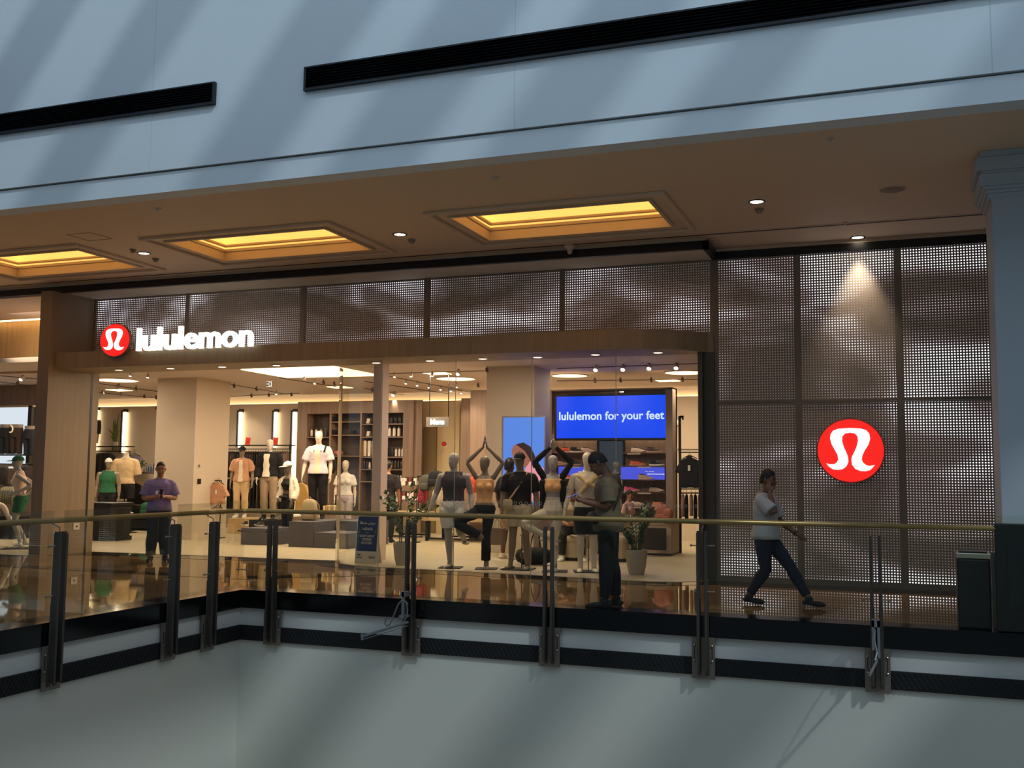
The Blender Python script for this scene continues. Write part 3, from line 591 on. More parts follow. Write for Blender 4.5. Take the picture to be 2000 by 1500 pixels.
    def shirt(s, root, mat, z0=.9, off=.016, hem=.02, sleeve=.75, soff=.02, flare=.02, name='shirt', z1=1.475, arms='LR', wr=.016, vox=.011, shoulder=True):
        b = MB(); s.torso(b, z0, z1, off, hem)
        for n in arms:
            if sleeve > 0:
                s.arm(b, n, soff, 0, sleeve, flare); b.tube([s.T @ V(0, .01, 1.42), s.J['sh'+n]], [s.B['dl']*.65+off, s.B['dl']*.85+off*.8], 10)
            elif shoulder:
                b.tube([s.T @ V(0, .01, 1.40), s.T @ V((1 if n == 'L' else -1)*s.B['sh']*.72, .01, 1.41)], [s.B['dl']*.9+off*.6, s.B['dl']*.78+off], 10)
        if s.B is FEM:
            for k in (-1, 1): b.ball(s.T @ V(k*.062, -.088, 1.275), .05+off, 10)
        o = b.build(name, mat, root, world=False); remesh(o, vox, 2, wr); return o
    def placket(s, root, name, mat, x0, hw, z0, z1, off):
        T = s.B['tor']; b = MB(); g = []
        for i in range(15):
            z = z0+(z1-z0)*i/14; a = np.interp(z, [t[0] for t in T], [t[1] for t in T])*s.bulk+off; d = np.interp(z, [t[0] for t in T], [t[2] for t in T])*s.bulk**1.4+off
            d += .02*max(0, min(1, (1.2-z)/.35)); k = (1+.3*max(0, (1.25-z)/.35))*(1+.12*math.sin(i*1.1))
            g.append([s.T @ V(x, -d*math.sqrt(max(.05, 1-(x/a)**2))-e, z) for e, xs_ in ((.009, (-1, -.5, 0, .5, 1)), (-.012, (1, .5, 0, -.5, -1))) for x in [x0+hw*k*q for q in xs_]])
        b.rings(g); b.build(name, mat, root, world=False, smooth=50)
    def pants(s, root, mat, t1=1.93, off=.012, flare=.0, z1=1.0, name='trousers', wr=.012, vox=.011, hoff=None):
        b = MB(); s.torso(b, .785, z1, off if hoff is None else hoff)
        for n in 'LR': s.leg(b, n, off, 0, t1, flare)
        o = b.build(name, mat, root, world=False); remesh(o, vox, 2, wr); return o
    def shoes(s, root, mat, sole=None, r=1.14):
        for n in 'LR':
            b = MB(); s.foot(b, n, r, .004)
            A = s.J['an'+n]; b.tube([A+V(0, 0, .012), A-V(0, 0, .03)], [s.B['ank']+.012, s.B['ank']+.018], 12)
            o = b.build('shoe', mat, root, world=False); remesh(o, .008, 2)
            T = s.J['toe'+n]; d = T-A; fl = abs(d.z) < .12
            if fl and sole:
                d.z = 0; dn = d.normalized(); sd = V(-dn.y, dn.x, 0); c = V(A.x, A.y, A.z-.085)
                pts = [(-.07, .026), (-.05, .036), (.03, .036), (.11, .047), (.17, .042), (.205, .02)]
                poly = [(c+dn*x+sd*w_) for x, w_ in pts]+[(c+dn*x-sd*w_) for x, w_ in reversed(pts)]
                q = MB(); z = c.z+.001; q.prism([(p.x, p.y) for p in poly], z, z+.026); q.build('sole', sole, o, world=False, bevel=.004)
    def hair(s, root, mat, pts=None, top=.014, back=0., name='hair', fringe=0., side=0.):
        # cap of hair over the skull, lower at the back
        H = s.HM @ Matrix.Scale(1.06, 4); b = MB(); rows = []
        for i in range(9):
            f = i/8; row = []
            for j in range(22):
                t = 2*PI*j/22; bk = (math.sin(t)+1)/2; lo = (.062-fringe)*(1-bk)+(-.045-back)*bk
                lo = min(lo, .05-side) if abs(math.cos(t)) > .75 else lo
                z = lo+(.118+top-lo)*math.sin(f*PI/2); rr = math.sqrt(max(0, 1-((z-.02)/(.1+top))**2)) if z > .02 else 1
                e = .94+.06*min(1, f*3); row.append(H @ V((.075+top*.4)*math.cos(t)*rr*e, .006+(.098+top*.4)*math.sin(t)*rr*e, z))
            rows.append(row)
        b.rings(rows); o = b.build(name, mat, root, world=False); remesh(o, .007, 1, .012, .02); return o
    def cap(s, root, mat, back=False, tilt=0.):
        H = s.HM @ Matrix.Scale(1.07, 4) @ Matrix.Rotation(PI if back else 0, 4, 'Z') @ Matrix.Rotation(tilt, 4, 'X'); b = MB()
        rows = []
        for i in range(8):
            f = i/7*PI/2; rows.append([H @ V(.083*math.cos(f)*math.cos(t)+0, .007+.106*math.cos(f)*math.sin(t), .035+.098*math.sin(f)) for t in [2*PI*j/20 for j in range(20)]])
        b.rings(rows); o = b.build('cap', mat, root, world=False, smooth=1)
        q = MB(); n = 12; a = [H @ V(.078*math.cos(t), .007+.1*math.sin(t), .038) for t in [PI+PI*j/n for j in range(n+1)]]; c = [H @ V(.074*math.cos(t), -.03+.16*math.sin(t), .022-.0*j) for j, t in enumerate([PI+PI*j/n for j in range(n+1)])]
        u_ = [v+V(0, 0, .006) for v in a]; w2 = [v+V(0, 0, .006) for v in c]; k = n+1
        q.add(a+c+u_+w2, [(i, i+1, k+i+1, k+i) for i in range(n)]+[(2*k+i, 3*k+i, 3*k+i+1, 2*k+i+1) for i in range(n)]+[(k+i, k+i+1, 3*k+i+1, 3*k+i) for i in range(n)])
        q.build('brim', mat, o, world=False, smooth=40)
        q = MB(); q.ball(H @ V(0, .007, .134), .008, 8); q.build('button', mat, o, world=False)
    def eyes(s, root):
        s0 = s.HM.copy(); s.HM = s.HM @ Matrix.Scale(1.06, 4)
        for k in (-1, 1):
            b = MB(); b.ball(s.HM @ V(k*.03, -.0835, .012), .0085, 10, sx=1.3, sz=.7); b.build('eye', M('eye_dark', (30, 22, 18), .2), root, world=False)
        b = MB(); b.tube([s.HM @ V(-.02, -.0895, -.0565), s.HM @ V(0, -.099, -.0555), s.HM @ V(.02, -.0895, -.0565)], .0028, 6); b.build('mouth', M('lip', (120, 66, 56), .5), root, world=False)
        for k in (-1, 1):
            b = MB(); b.tube([s.HM @ V(k*.014, -.0945, .036), s.HM @ V(k*.03, -.0925, .041), s.HM @ V(k*.046, -.084, .036)], .0035, 6); b.build('eyebrow', M('hair_black'), root, world=False)
        s.HM = s0
M('hair_black', (18, 14, 13), .55)
skin = M('skin_tan', (176, 124, 92), .5); skin_d = M('skin_brown', (120, 82, 62), .5)
mann = M('mannequin_grey', (174, 166, 156), .45); mann_w = M('mannequin_pale', (222, 206, 184), .45); mann_d = M('mannequin_taupe', (140, 122, 100), .4)
WHITE = M('white_cloth', (232, 226, 216), .8); BLACKC = M('black_cloth', (15, 14, 15), .85); CREAM = M('cream_cloth', (226, 204, 168), .85)
def stand(root, x, y, s=.2, m=blackmat, rod=True, sy=None):
    b = MB(); b.box(x-s, y-(sy or s), 0, x+s, y+(sy or s), .012); b.build('base_plate', m, root, world=False)
    if rod:
        b = MB(); b.tube([(x+.02, y+.09, .01), (x+.02, y+.09, .5), (x+.0, y+.06, .52)], .008, 8); b.build('support_rod', M('rod_steel', (90, 86, 80), .4, .8), root, world=False)
def place(root, px, py, rz=0, H=1., z=0., Y=None):
    p = zp(px, py, z) if Y is None else yp(px, py, Y); root.location = (p[0], p[1], z); root.rotation_euler = (0, 0, rz); root.scale = (H, H, H); return p
def facing(px, py, extra=0.):   # turn towards the camera
    p = zp(px, py, 0); return math.atan2(p[0], p[1])*-1+extra
# ------------------------------------------------------------------ shopfront glass
curved = glass('curved_glass', (.84, .84, .79), 1.7, .05)
shopglass = glass('shop_glass', (.97, .975, .97), .5, .004)
GL = [(-9.62, 16.6), (-9.5, 16.3), (-9.3, 16.08), (-9.08, 15.93), (-8.75, 15.8), (-8.37, 15.72), (-7.28, 15.68), (-5.84, 15.6), (-4.97, 15.55), (-4.1, 15.42), (-3.6, 15.42), (-3.2, 15.52), (-2.9, 15.85)]
def gx(X):   # point of the glass line at X
    for a, b_ in zip(GL, GL[1:]):
        if a[0] <= X <= b_[0]: t = (X-a[0])/(b_[0]-a[0]); return (X, a[1]+(b_[1]-a[1])*t)
jx = [-9.62, yp(738, 1100, 15.72)[0], yp(886, 1110, 15.68)[0], yp(1037, 1120, 15.6)[0], yp(1204, 1130, 15.45)[0], -2.9]
lb = M('glass_edge', (190, 180, 160), .3)
for i in range(5):
    line = [gx(jx[i]+.001)]+[p for p in GL if jx[i]+.02 < p[0] < jx[i+1]-.02]+[gx(jx[i+1]-.001)]
    t = MB(); t.wall(line, .01, 3.515, .0); t.f = t.f[0::1]
    q = MB()
    for a, b_ in zip(line, line[1:]): q.add([(*a, .01), (*b_, .01), (*b_, 3.514), (*a, 3.514)], [(0, 1, 2, 3)])
    o = struct(q.build('window_%d' % (i+1), shopglass if i else curved, smooth=1))
    if i: e = MB(); e.cb(line[0][0], line[0][1], 1.76, .009, .012, 3.5); e.build('joint', lb, o)
    d = MB(); L = [Vector((*p, 0)) for p in line]; acc = .06
    for a, b_ in zip(L, L[1:]):
        D = (b_-a); ln = D.length; D.normalize(); nrm = V(D.y, -D.x, 0)
        while acc < ln and i:
            c = a+D*acc+nrm*.004+V(0, 0, 1.135); rg = []
            for rr in (.027, .019): rg.append([c+D*rr*math.cos(t)+V(0, 0, rr*math.sin(t)) for t in [2*PI*j/14 for j in range(14)]])
            d.rings(rg, cap=False); acc += .095
        acc -= ln
    if d.v: d.build('safety_rings', M('frosted_white', (190, 190, 185), .6), o)
b = MB(); b.cb(-9.63, 16.61, 1.76, .035, .03, 3.5); struct(b.build('trim_16', black))
# left shop window panes and upper bulkhead
q = MB(); q.add([(-34, 15.0, .01), (-15.24, 15.0, .01), (-15.24, 15.0, 4.97), (-34, 15.0, 4.97)], [(0, 1, 2, 3)]); o = struct(q.build('window_6', shopglass))
d = MB()
for k in range(24):
    c = V(-15.3-k*.095, 14.994, 1.17); rg = [[c+V(rr*math.cos(t), 0, rr*math.sin(t)) for t in [2*PI*j/14 for j in range(14)]] for rr in (.027, .002)]; d.rings(rg, cap=False)
d.build('safety_rings', M('frosted_white'), o)
b = MB(); b.box(-34, 17.6, ZS-.05, -15.25, 17.75, 4.99); struct(b.build('wall_bulkhead', wood('honey_oak', (190, 150, 98), (206, 168, 114), (5, 5, .4))))
b = MB(); b.box(-34, 15.2, 4.95, -15.25, 17.6, 4.985); struct(b.build('ceiling_4', shopceil))
b = MB(); b.box(-15.24, 16.25, ZS, -15.2, 16.4, 5.0); b.box(-15.25, 16.3, ZS+.05, -2.7, 16.34, 5.0); struct(b.build('wall_inner_upper', M('void_dark')))
t = thing('cove_light', 'hidden strip light washing the honey oak bulkhead of the left window', 'ceiling light', (-17, 17.5, 4.9)); b = MB(); b.box(-20, 17.45, 4.93, -15.3, 17.52, 4.95); b.build('strip', M('cove_strip'), t)
lamp('AREA', (-16.6, 16.6, 4.85), 45, WARM, t, to=(-16.6, 17.6, 4.2), size=2.5)

# ------------------------------------------------------------------ signs
red = M('logo_red', (235, 30, 30), .4, emit=(240, 34, 26), power=1.0); wlit = M('sign_white', (255, 255, 255), .4, emit=(255, 252, 244), power=1.35)
LOGO = [(272, 630), (296, 664), (335, 690), (380, 697), (430, 688), (465, 660), (485, 615), (483, 570), (467, 520), (442, 460), (427, 400), (432, 355), (458, 325), (505, 318), (552, 325), (578, 355), (582, 400), (568, 460), (545, 515), (522, 560), (515, 600), (522, 645), (550, 685), (598, 706), (645, 708), (690, 697), (718, 670), (735, 645), (690, 655), (655, 648), (628, 625), (613, 595), (618, 555), (642, 500), (680, 440), (697, 380), (690, 330), (662, 295), (615, 278), (505, 271), (395, 278), (345, 296), (320, 330), (313, 375), (325, 430), (355, 490), (383, 545), (390, 590), (375, 622), (345, 640), (305, 640)]
def logo(c, rx, rz, y, label, grp, rim=True):
    t = thing('round_logo_sign', label, 'sign', (c[0], y, c[2]), 0, grp)
    def el(f, n=48): return [(rx*f*math.cos(2*PI*j/n), rz*f*math.sin(2*PI*j/n)) for j in range(n)]
    MB().plate(el(1.045), .03, .09).build('housing', M('panel_bronze'), t, world=False)
    MB().plate(el(1.0), .0, .06).build('red_face', red, t, world=False)
    MB().plate([((a-507)/318*rx, -(b_-500)/318*rz) for a, b_ in LOGO], -.012, .02).build('emblem', wlit, t, world=False)
    return t
c = yp(223, 664, 15.02); e = yp(195.5, 664, 15.02); f_ = yp(223, 632, 15.02); logo(c, abs(c[0]-e[0])*.98, (f_[2]-c[2])*.97, 15.02, 'round red and white logo disc before the lit shop name', 'round logo signs')
c = yp(1661, 880, 15.9); logo(c, abs(c[0]-yp(1597, 880, 15.9)[0]), yp(1661, 819, 15.9)[2]-c[2], 15.9, 'large round red and white logo disc on the tall perforated wall', 'round logo signs')
t = thing('shop_name_sign', 'glowing white letters spelling the shop name on top of the oak band', 'sign', (-12.3, 15.05, 3.9))
c = (yp(268, 684, 15.06)+yp(493, 677, 15.06))/2; x0 = yp(268, 665, 15.06)[0]; x1 = yp(494, 660, 15.06)[0]; h = yp(272, 640, 15.06)[2]-yp(272, 685, 15.06)[2]
zb = 3.83
# letters one by one so they can lean with the shop name's rounded face
text('letters', 'lululemon', .4, wlit, t, ((x0+x1)/2, 15.06, zb-.055+h/2), bold=.009, extrude=.03, fit=(x1-x0, h))
# blue screen above the shoes
scr = M('screen_blue', (2, 8, 30), .3, emit=(0, 70, 240), power=1.0); scr2 = M('screen_light_blue', (20, 30, 50), .3, emit=(92, 140, 232), power=.95)
SW = 21.3
p0, p1 = yp(1087, 856, SW), yp(1303, 771, SW)
t = thing('video_screen', 'bright blue screen with white words above the shoe shelves', 'screen', (p0[0], SW, p0[2]))
MB().box(p0[0]-.05, SW, p0[2]-.05, p1[0]+.05, SW+.08, p1[2]+.05).build('bezel', black, t); MB().box(p0[0], SW-.006, p0[2], p1[0], SW, p1[2]).build('display', scr, t)
text('caption', 'lululemon for your feet', .25, M('caption_pale', (190, 215, 255), .4, emit=(196, 222, 255), power=1.0), t, ((p0[0]+p1[0])/2, SW-.012, yp(1200, 814, SW)[2]), bold=.004, extrude=.003, fit=(yp(1296, 814, SW)[0]-yp(1091, 814, SW)[0], .0))
# light blue portrait screen on the inner column
Yc = 19.52; p0, p1 = yp(982, 985, Yc), yp(1063, 815, Yc)
t = thing('video_screen', 'pale blue portrait screen on the inner column showing a woman in pink', 'screen', (p0[0], Yc, p0[2]))
MB().box(p0[0]-.03, Yc, p0[2]-.03, p1[0]+.03, Yc+.07, p1[2]+.03).build('bezel', M('silver_bezel', (170, 168, 170), .4, .6), t); MB().box(p0[0], Yc-.006, p0[2], p1[0], Yc, p1[2]).build('display', scr2, t)
P = lambda x, y: (lambda q: (q[0], q[2]))(yp(x, y, Yc-.01))
def pic(name, pts, m, k): MB().plate([P(*q) for q in pts], Yc-.01-.002*k, Yc-.008-.002*k+.001).build(name, m, t)
pic('pictured_top', [(1035, 895), (1062, 915), (1062, 980), (1012, 980), (1020, 930)], M('image_pink', (220, 150, 170), .5, emit=(226, 150, 172), power=.5), 1)
pic('pictured_face', [(999, 880), (1004, 870), (1014, 867), (1026, 872), (1034, 884), (1036, 900), (1028, 912), (1014, 914), (1004, 902)], M('image_skin', (150, 96, 80), .5, emit=(150, 96, 80), power=.5), 2)
pic('pictured_hair', [(1008, 868), (1022, 864), (1036, 872), (1044, 888), (1050, 910), (1042, 915), (1034, 895), (1024, 880)], M('image_dark', (50, 34, 36), .5, emit=(50, 34, 36), power=.4), 3)
# hanging Mens sign
Yc = 20.6; p0, p1 = yp(832, 834, Yc), yp(877, 814, Yc)
t = thing('hanging_sign', 'small hanging sign with the glowing word Mens', 'sign', (p0[0], Yc, p0[2]))
MB().box(p0[0], Yc, p0[2], p1[0], Yc+.03, p1[2]).build('board', M('sign_board', (140, 130, 118), .5), t)
for x in (838, 875): q = yp(x, 814, Yc); MB().tube([(q[0], Yc+.015, p1[2]), (q[0], Yc+.015, ZS)], .012, 6).build('hanging_rod', black, t)
text('word', 'Mens', .2, M('mens_white', (240, 250, 255), .4, emit=(236, 246, 255), power=4), t, ((p0[0]+p1[0])/2, Yc-.01, (p0[2]+p1[2])/2), bold=.003, extrude=.004, fit=((p1[0]-p0[0])*.6, 0))
# exit sign
q = yp(525, 750, 20.5); t = thing('exit_sign', 'small white exit sign with arrow and running figure under the shop ceiling', 'sign', q)
MB().cb(0, .01, 0, .14, .012, .13).build('board', M('sign_lit_white', (235, 235, 225), .4, emit=(235, 235, 225), power=.6), t, world=False)
b = MB(); b.cb(-.035, 0, 0, .052, .004, .10); b.build('arrow_panel', M('sign_dark', (40, 50, 48), .5), t, world=False)
b = MB(); b.plate([(-.055, 0), (-.03, .025), (-.03, .01), (-.015, .01), (-.015, -.01), (-.03, -.01), (-.03, -.025)], -.006, -.002); b.build('arrow', M('sign_lit_white'), t, world=False)
b = MB(); b.plate([(.03, .045), (.05, .03), (.05, -.045), (.04, -.045), (.035, -.01), (.02, -.045), (.012, -.04), (.025, .0), (.015, .02)], -.002, .004); b.build('running_figure', M('sign_dark'), t, world=False)
# white screen at the left
Yc = 20.4; p0, p1 = yp(-40, 905, Yc), yp(57, 795, Yc)
t = thing('video_screen', 'white glowing screen behind the hanging trousers at the left edge', 'screen', (p0[0], Yc, p0[2]))
MB().box(p0[0], Yc, p0[2], p1[0], Yc+.05, p1[2]).build('display', M('screen_white', (40, 42, 45), .4, emit=(222, 232, 242), power=1.0), t); MB().box(p1[0], Yc-.03, p0[2], p1[0]+.12, Yc+.1, p1[2]+.04).build('frame', M('dark_brown', (52, 42, 36), .5), t); MB().box(p0[0], Yc-.03, p1[2], p1[0]+.16, Yc+.1, p1[2]+.05).build('top_edge', M('pale_ring'), t)
q = yp(20, 780, 20.5); b = MB(); b.box(-34, 20.5, 0, yp(71, 800, 20.5)[0], 20.7, ZS); struct(b.build('wall_inner_left', oakd))
# promo cards
for x, lab in ((427, 'red promotion card farthest left on the top shelf'), (484, 'red promotion card in the middle of the top shelf'), (538, 'red promotion card half hidden behind the black jacket mannequin')):
    q = yp(x, 867, 24.75); q[2] = yp(404, 877, 24.6)[2]+.12+.106; o = MB().obox((0, 0, 0), .155, .012, .21, ry=.12).build('promo_card', M('card_red', (226, 60, 44), .5)); o.location = q; tag(o, lab, 'card', 'red promotion cards')
    o2 = MB().cb(.005, -.009, .0, .09, .003, .012).cb(.0, -.009, -.03, .07, .003, .012).build('lettering', M('card_dark', (150, 30, 26), .6), o, world=False)
# vertical light strips on the back wall
for (x, y0, y1, wd), lab in (((468, 805, 874, .09), 'vertical light strip left of the row of three'), ((537, 805, 874, .09), 'vertical light strip above the black jacket mannequin'), ((571, 805, 995, .11), 'tall light strip beside the walnut shelf wall'), ((241, 805, 884, .10), 'vertical light strip right of the snake plant'), ((186, 801, 880, .09), 'vertical light strip by the black shorts form')):
    a = yp(x, y1, 25.42); c = yp(x, y0, 25.42); t = thing('strip_light', lab, 'wall light', (a[0], 25.42, a[2]), 0, 'vertical light strips')
    MB().box(a[0]-wd/2, 25.40, a[2], a[0]+wd/2, 25.43, c[2]).build('tube', M('strip_glow', (255, 246, 224), .4, emit=(255, 236, 200), power=5), t); MB().box(a[0]-wd/2-.05, 25.36, a[2], a[0]-wd/2-.0, 25.47, c[2]+.05).build('fin', M('dark_brown'), t); MB().box(a[0]-wd/2, 25.38, c[2], a[0]+wd/2+.03, 25.47, c[2]+.09).build('end_cap', M('dark_brown'), t)
# A-frame offer sign inside the curved glass
p0, p1 = zp(688, 1104, 0), zp(738, 1105, 0); Yc = 16.25; x0 = yp(688, 1104, Yc)[0]+.02; x1 = yp(737, 1106, Yc)[0]
t = thing('floor_sign', 'white floor sign with blue offer poster behind the curved glass', 'sign', ((x0+x1)/2, Yc, .01)); t.rotation_euler = (-.10, 0, .0); W_ = (x1-x0)*.92
H_ = 0.85
MB().box(-W_/2, 0, 0, W_/2, .03, H_).build('board', M('board_white', (214, 208, 198), .5), t, world=False, bevel=.006)
MB().box(-W_/2+.02, -.003, .21, W_/2-.02, 0, H_-.03).build('blue_poster', M('poster_blue', (14, 48, 110), .5), t, world=False)
def tx(s, z, h, w_, x=0, m=WHITE, nm='words'):
    o = text(nm, s, .1, m, None, (0, 0, 0), extrude=.001, bold=.0012, fit=(w_, h)); o.parent = t; o.location = (x, -.005, z); return o
tx('\uFE94\uFEE0\uFEEB\uFEAC\uFEE3 \uFEBD\uFEED\uFEAE\uFECB', .70, .06, .31); tx('!\uFED9\uFEAD\uFE8E\uFEC8\uFE98\uFEE7\uFE8E\uFE91', .60, .06, .2)
MB().box(-.04, -.005, .535, .04, -.003, .539).build('rule', WHITE, t, world=False)
tx('SHOP GREAT', .475, .042, .30); tx('OFFERS', .415, .042, .18); tx('IN STORE!', .355, .042, .21)
MB().plate([(-.14, .155), (-.10, .17), (-.12, .13), (-.16, .13), (-.18, .17)], -.004, -.001).build('crest', M('logo_dark', (60, 54, 50), .5), t, world=False)
MB().box(-.19, -.004, .108, -.07, -.001, .114).box(-.185, -.004, .096, -.075, -.001, .101).box(-.19, -.004, .084, -.07, -.001, .090).build('fine_print', M('logo_dark'), t, world=False); b = MB()
for q in ((.06, .085, .18, .09), (.06, .125, .18, .13), (.06, .09, .065, .125), (.175, .09, .18, .125)): b.box(q[0], -.004, q[1], q[2], -.001, q[3])
b.build('small_frame', M('logo_dark'), t, world=False); MB().box(.075, -.004, .102, .165, -.001, .113).build('fine_print', M('logo_dark'), t, world=False)
for k in (-1, 1): MB().plate([(k*.16+.02*math.cos(a)*(1+.2*math.sin(3*a)), .55+.028*math.sin(a)) for a in [2*PI*j/10 for j in range(10)]], -.004, -.001).build('printed_leaf', M('leaf_gold', (110, 110, 80), .5), t, world=False)
MB().box(-W_/2+.02, .03, 0, W_/2-.02, .05, .05).obox((0, .16, .35), W_*.8, .015, .75, rx=.35).build('rear_strut', M('board_white'), t, world=False)

# ------------------------------------------------------------------ wall details
q = zp(153, 1000, 0)
for (x, y, lab) in ((149, 1028, 'white socket plate low on the side of the oak pillar'),):
    P0 = xp(x, y, -14.945); t = thing('socket_plate', lab, 'socket', P0); MB().cb(.004, 0, 0, .01, .16, .13).build('plate', M('plastic_cream', (226, 214, 190), .4), t, world=False, bevel=.003); MB().cb(.01, 0, 0, .006, .05, .03).build('socket', M('dark_brown'), t, world=False)
P0 = xp(389, 940, -15.41); t = thing('switch_plate', 'small black switch on the side of the cream inner column', 'switch', P0); MB().cb(.004, 0, 0, .012, .12, .12).build('plate', black, t, world=False); MB().cb(.012, 0, .01, .006, .05, .06).build('button', M('dark_ring'), t, world=False)
P0 = xp(389, 911, -15.41); t = thing('wall_sticker', 'tiny warning sticker above the black switch', 'sticker', P0); MB().cb(.003, 0, 0, .003, .06, .05).build('label', M('sign_board'), t, world=False); MB().cb(.005, 0, .025, .003, .04, .03).build('mark', M('dark_brown'), t, world=False)
P0 = yp(868, 867, 24.9); t = thing('fire_alarm', 'round red fire alarm sounder on the beige wall', 'alarm', P0); MB().lathe([(.001, 0), (.06, 0), (.06, .05), (.04, .07), (.001, .07)], (0, 0, 0), 16).xf(Matrix.Rotation(PI/2, 4, 'X')).build('sounder', M('alarm_red', (170, 24, 22), .4), t, world=False, smooth=35); MB().cb(-.02, -.03, .0, .07, .06, .07).build('back_box', M('alarm_red'), t, world=False)
q = yp(311, 796, 22); t = thing('hanging_projector', 'black projector hanging from the shop ceiling on thin cables', 'projector', q); MB().tube([(-.08, 0, 0), (.08, 0, -.01)], [.05, .055], 14, round_=True).build('body', black, t, world=False); MB().cb(0, .0, .05, .07, .07, .05).build('mount', black, t, world=False)
for a in (-.05, .06): MB().tube([(a*.4, 0, .05), (a, 0, ZS-q[2])], .004, 5).build('cable', black, t, world=False)
# ------------------------------------------------------------------ shop furniture
grey = M('platform_grey', (86, 82, 88), .6); tag_w = M('tag_white', (238, 234, 224), .6)
# back wall features: walnut shelf wall, beige passage, walnut end wall
Yw = 24.8
X = lambda x, y=850, Y=Yw: yp(x, y, Y)[0]
Z = lambda y, x=700, Y=Yw: yp(x, y, Y)[2]
zt = ZS-.24
t = thing('shelving_unit', 'walnut shelf wall full of bottles and boxes at the back of the shop', 'shelving', (X(690), Yw, 0))
wb = MB(); rows = [Z(1000), Z(956), Z(916), Z(892), Z(853), Z(828), Z(807)]
cols = [(X(599), X(643)), (X(646), X(703)), (X(706), X(738)), (X(744), X(787))]
wb.box(X(580), Yw, 0, cols[0][0], Yw+.4, zt); wb.box(cols[3][1], Yw, 0, X(806), Yw+.4, zt); wb.box(cols[0][0], Yw, rows[-1], cols[3][1], Yw+.4, zt)
wb.box(X(580), Yw+.38, 0, X(806), Yw+.42, zt); wb.box(cols[0][0], Yw, 0, cols[3][1], Yw+.4, rows[0])
for a, b_ in ((0, 1), (1, 2), (2, 3)): wb.box(cols[a][1], Yw, rows[0], cols[b_][0], Yw+.4, rows[-1])
wb.build('carcass', oakd, t)
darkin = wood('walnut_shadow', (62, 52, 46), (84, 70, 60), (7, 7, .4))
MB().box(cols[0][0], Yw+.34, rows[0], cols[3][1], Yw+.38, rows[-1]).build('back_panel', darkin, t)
def shelf(c, y): MB().box(cols[c][0], Yw+.01, Z(y)-.025, cols[c][1], Yw+.36, Z(y)).build('shelf', oakd, t)
for c in (2, 3):
    for y in (828, 853, 892, 916, 940): shelf(c, y)
shelf(0, 853); shelf(0, 900); shelf(1, 823); shelf(1, 849); shelf(1, 890)
MB().box(X(806), Yw, 0, X(806)+.02, Yw+.4, zt).box(X(806), Yw+.05, 0, X(822), Yw+.1, zt).build('end_panel', oakd, t)
b = MB(); b.box(X(823, Y=25.4), 25.3, 0, X(900, Y=25.4), 25.45, zt); struct(b.build('wall_back_passage', M('passage_beige', (206, 184, 140), .7)))
b = MB(); b.box(X(826, Y=25.2), 25.22, 0, X(851, Y=25.2), 25.3, Z(834, 840, 25.2)); struct(b.build('door_1', M('door_olive', (132, 112, 74), .6)))
b = MB(); b.box(X(900, Y=24.6), 24.6, 0, X(918, Y=24.6), 25.4, zt); b.box(X(918, Y=23.4), 23.4, 0, X(990, Y=23.4), 23.5, zt+.1); struct(b.build('wall_back_walnut', oakd))
# bottles, cups and boxes
def bottle(px, py, h, m, lab, grp, r=.036, Y=Yw+.12, strap=False):
    p = yp(px, py, Y); key = 'B%s%.2f%.3f' % (m.name, h, r)
    if key not in PROTO:
        t = thing('bottle', lab, 'bottle', p, 0, grp); MB().lathe([(.001, 0), (r, 0), (r, h*.7), (r*.92, h*.76), (r*.5, h*.83)], (0, 0, 0), 14).build('flask', m, t, world=False, smooth=40); MB().lathe([(r*.5, h*.82), (r*.6, h*.86), (r*.6, h*.98), (.001, h)], (0, 0, 0), 12).build('cap', M('cap_grey', (120, 112, 104), .5) if m.name[:5] != 'black' else m, t, world=False, smooth=40); PROTO[key] = t
    else: t = dup(PROTO[key], p, 0, lab); t['group'] = grp
    return t
PROTO = {}
bw, bb, bo, bd_ = M('bottle_white', (226, 214, 200), .4), M('black_bottle', (20, 18, 18), .35), M('bottle_amber', (214, 142, 60), .4), M('bottle_steel', (70, 66, 64), .35, .3)
ordn = ['first', 'second', 'third', 'fourth', 'fifth', 'sixth', 'seventh', 'eighth', 'ninth', 'tenth', 'eleventh', 'twelfth', 'thirteenth', 'fourteenth', 'fifteenth', 'sixteenth', 'seventeenth', 'eighteenth', 'nineteenth', 'twentieth']; ordn += ['twenty '+q for q in ordn[:9]]+['thirtieth']+['thirty '+q for q in ordn[:9]]
for k, x in enumerate((608.5, 617.5, 627, 636)): bottle(x, 852, .22, bw if k < 3 else bd_, '%s of the four pale canisters, counted from the left, top left shelf' % ordn[k], 'pale canisters on the top left shelf', .038)
for k, x in enumerate((761, 770, 779)): bottle(x, 852, .26, bw, '%s of the three white flasks, counted from the left, second shelf' % ordn[k], 'white flasks on the second shelf', .042)
for k, x in enumerate((757, 766, 774, 782)): bottle(x, 827, .2, bb, '%s black flask from the left on the top shelf' % ordn[k], 'black flasks on the top shelf', .036)
for k, x in enumerate((746.5, 752, 757, 762, 767.5, 773.5, 780, 786)): bottle(x, 891, .23, (bw, bw, bb, bb, bb, bw, bw, bw)[k], '%s %s bottle from the left on the third shelf' % (ordn[k % 5] if k < 5 else ordn[k-5], 'white' if k < 2 else ('slim black' if k < 5 else 'cream')), 'bottles on the third shelf', .030)
for k, x in enumerate((747, 753, 759, 766, 772, 778, 784)): bottle(x, 915.5, .21, bo if k < 3 else bd_, '%s %s bottle from the left on the fourth shelf' % (ordn[k if k < 3 else k-3], 'amber' if k < 3 else 'dark steel'), 'bottles on the fourth shelf', .030)
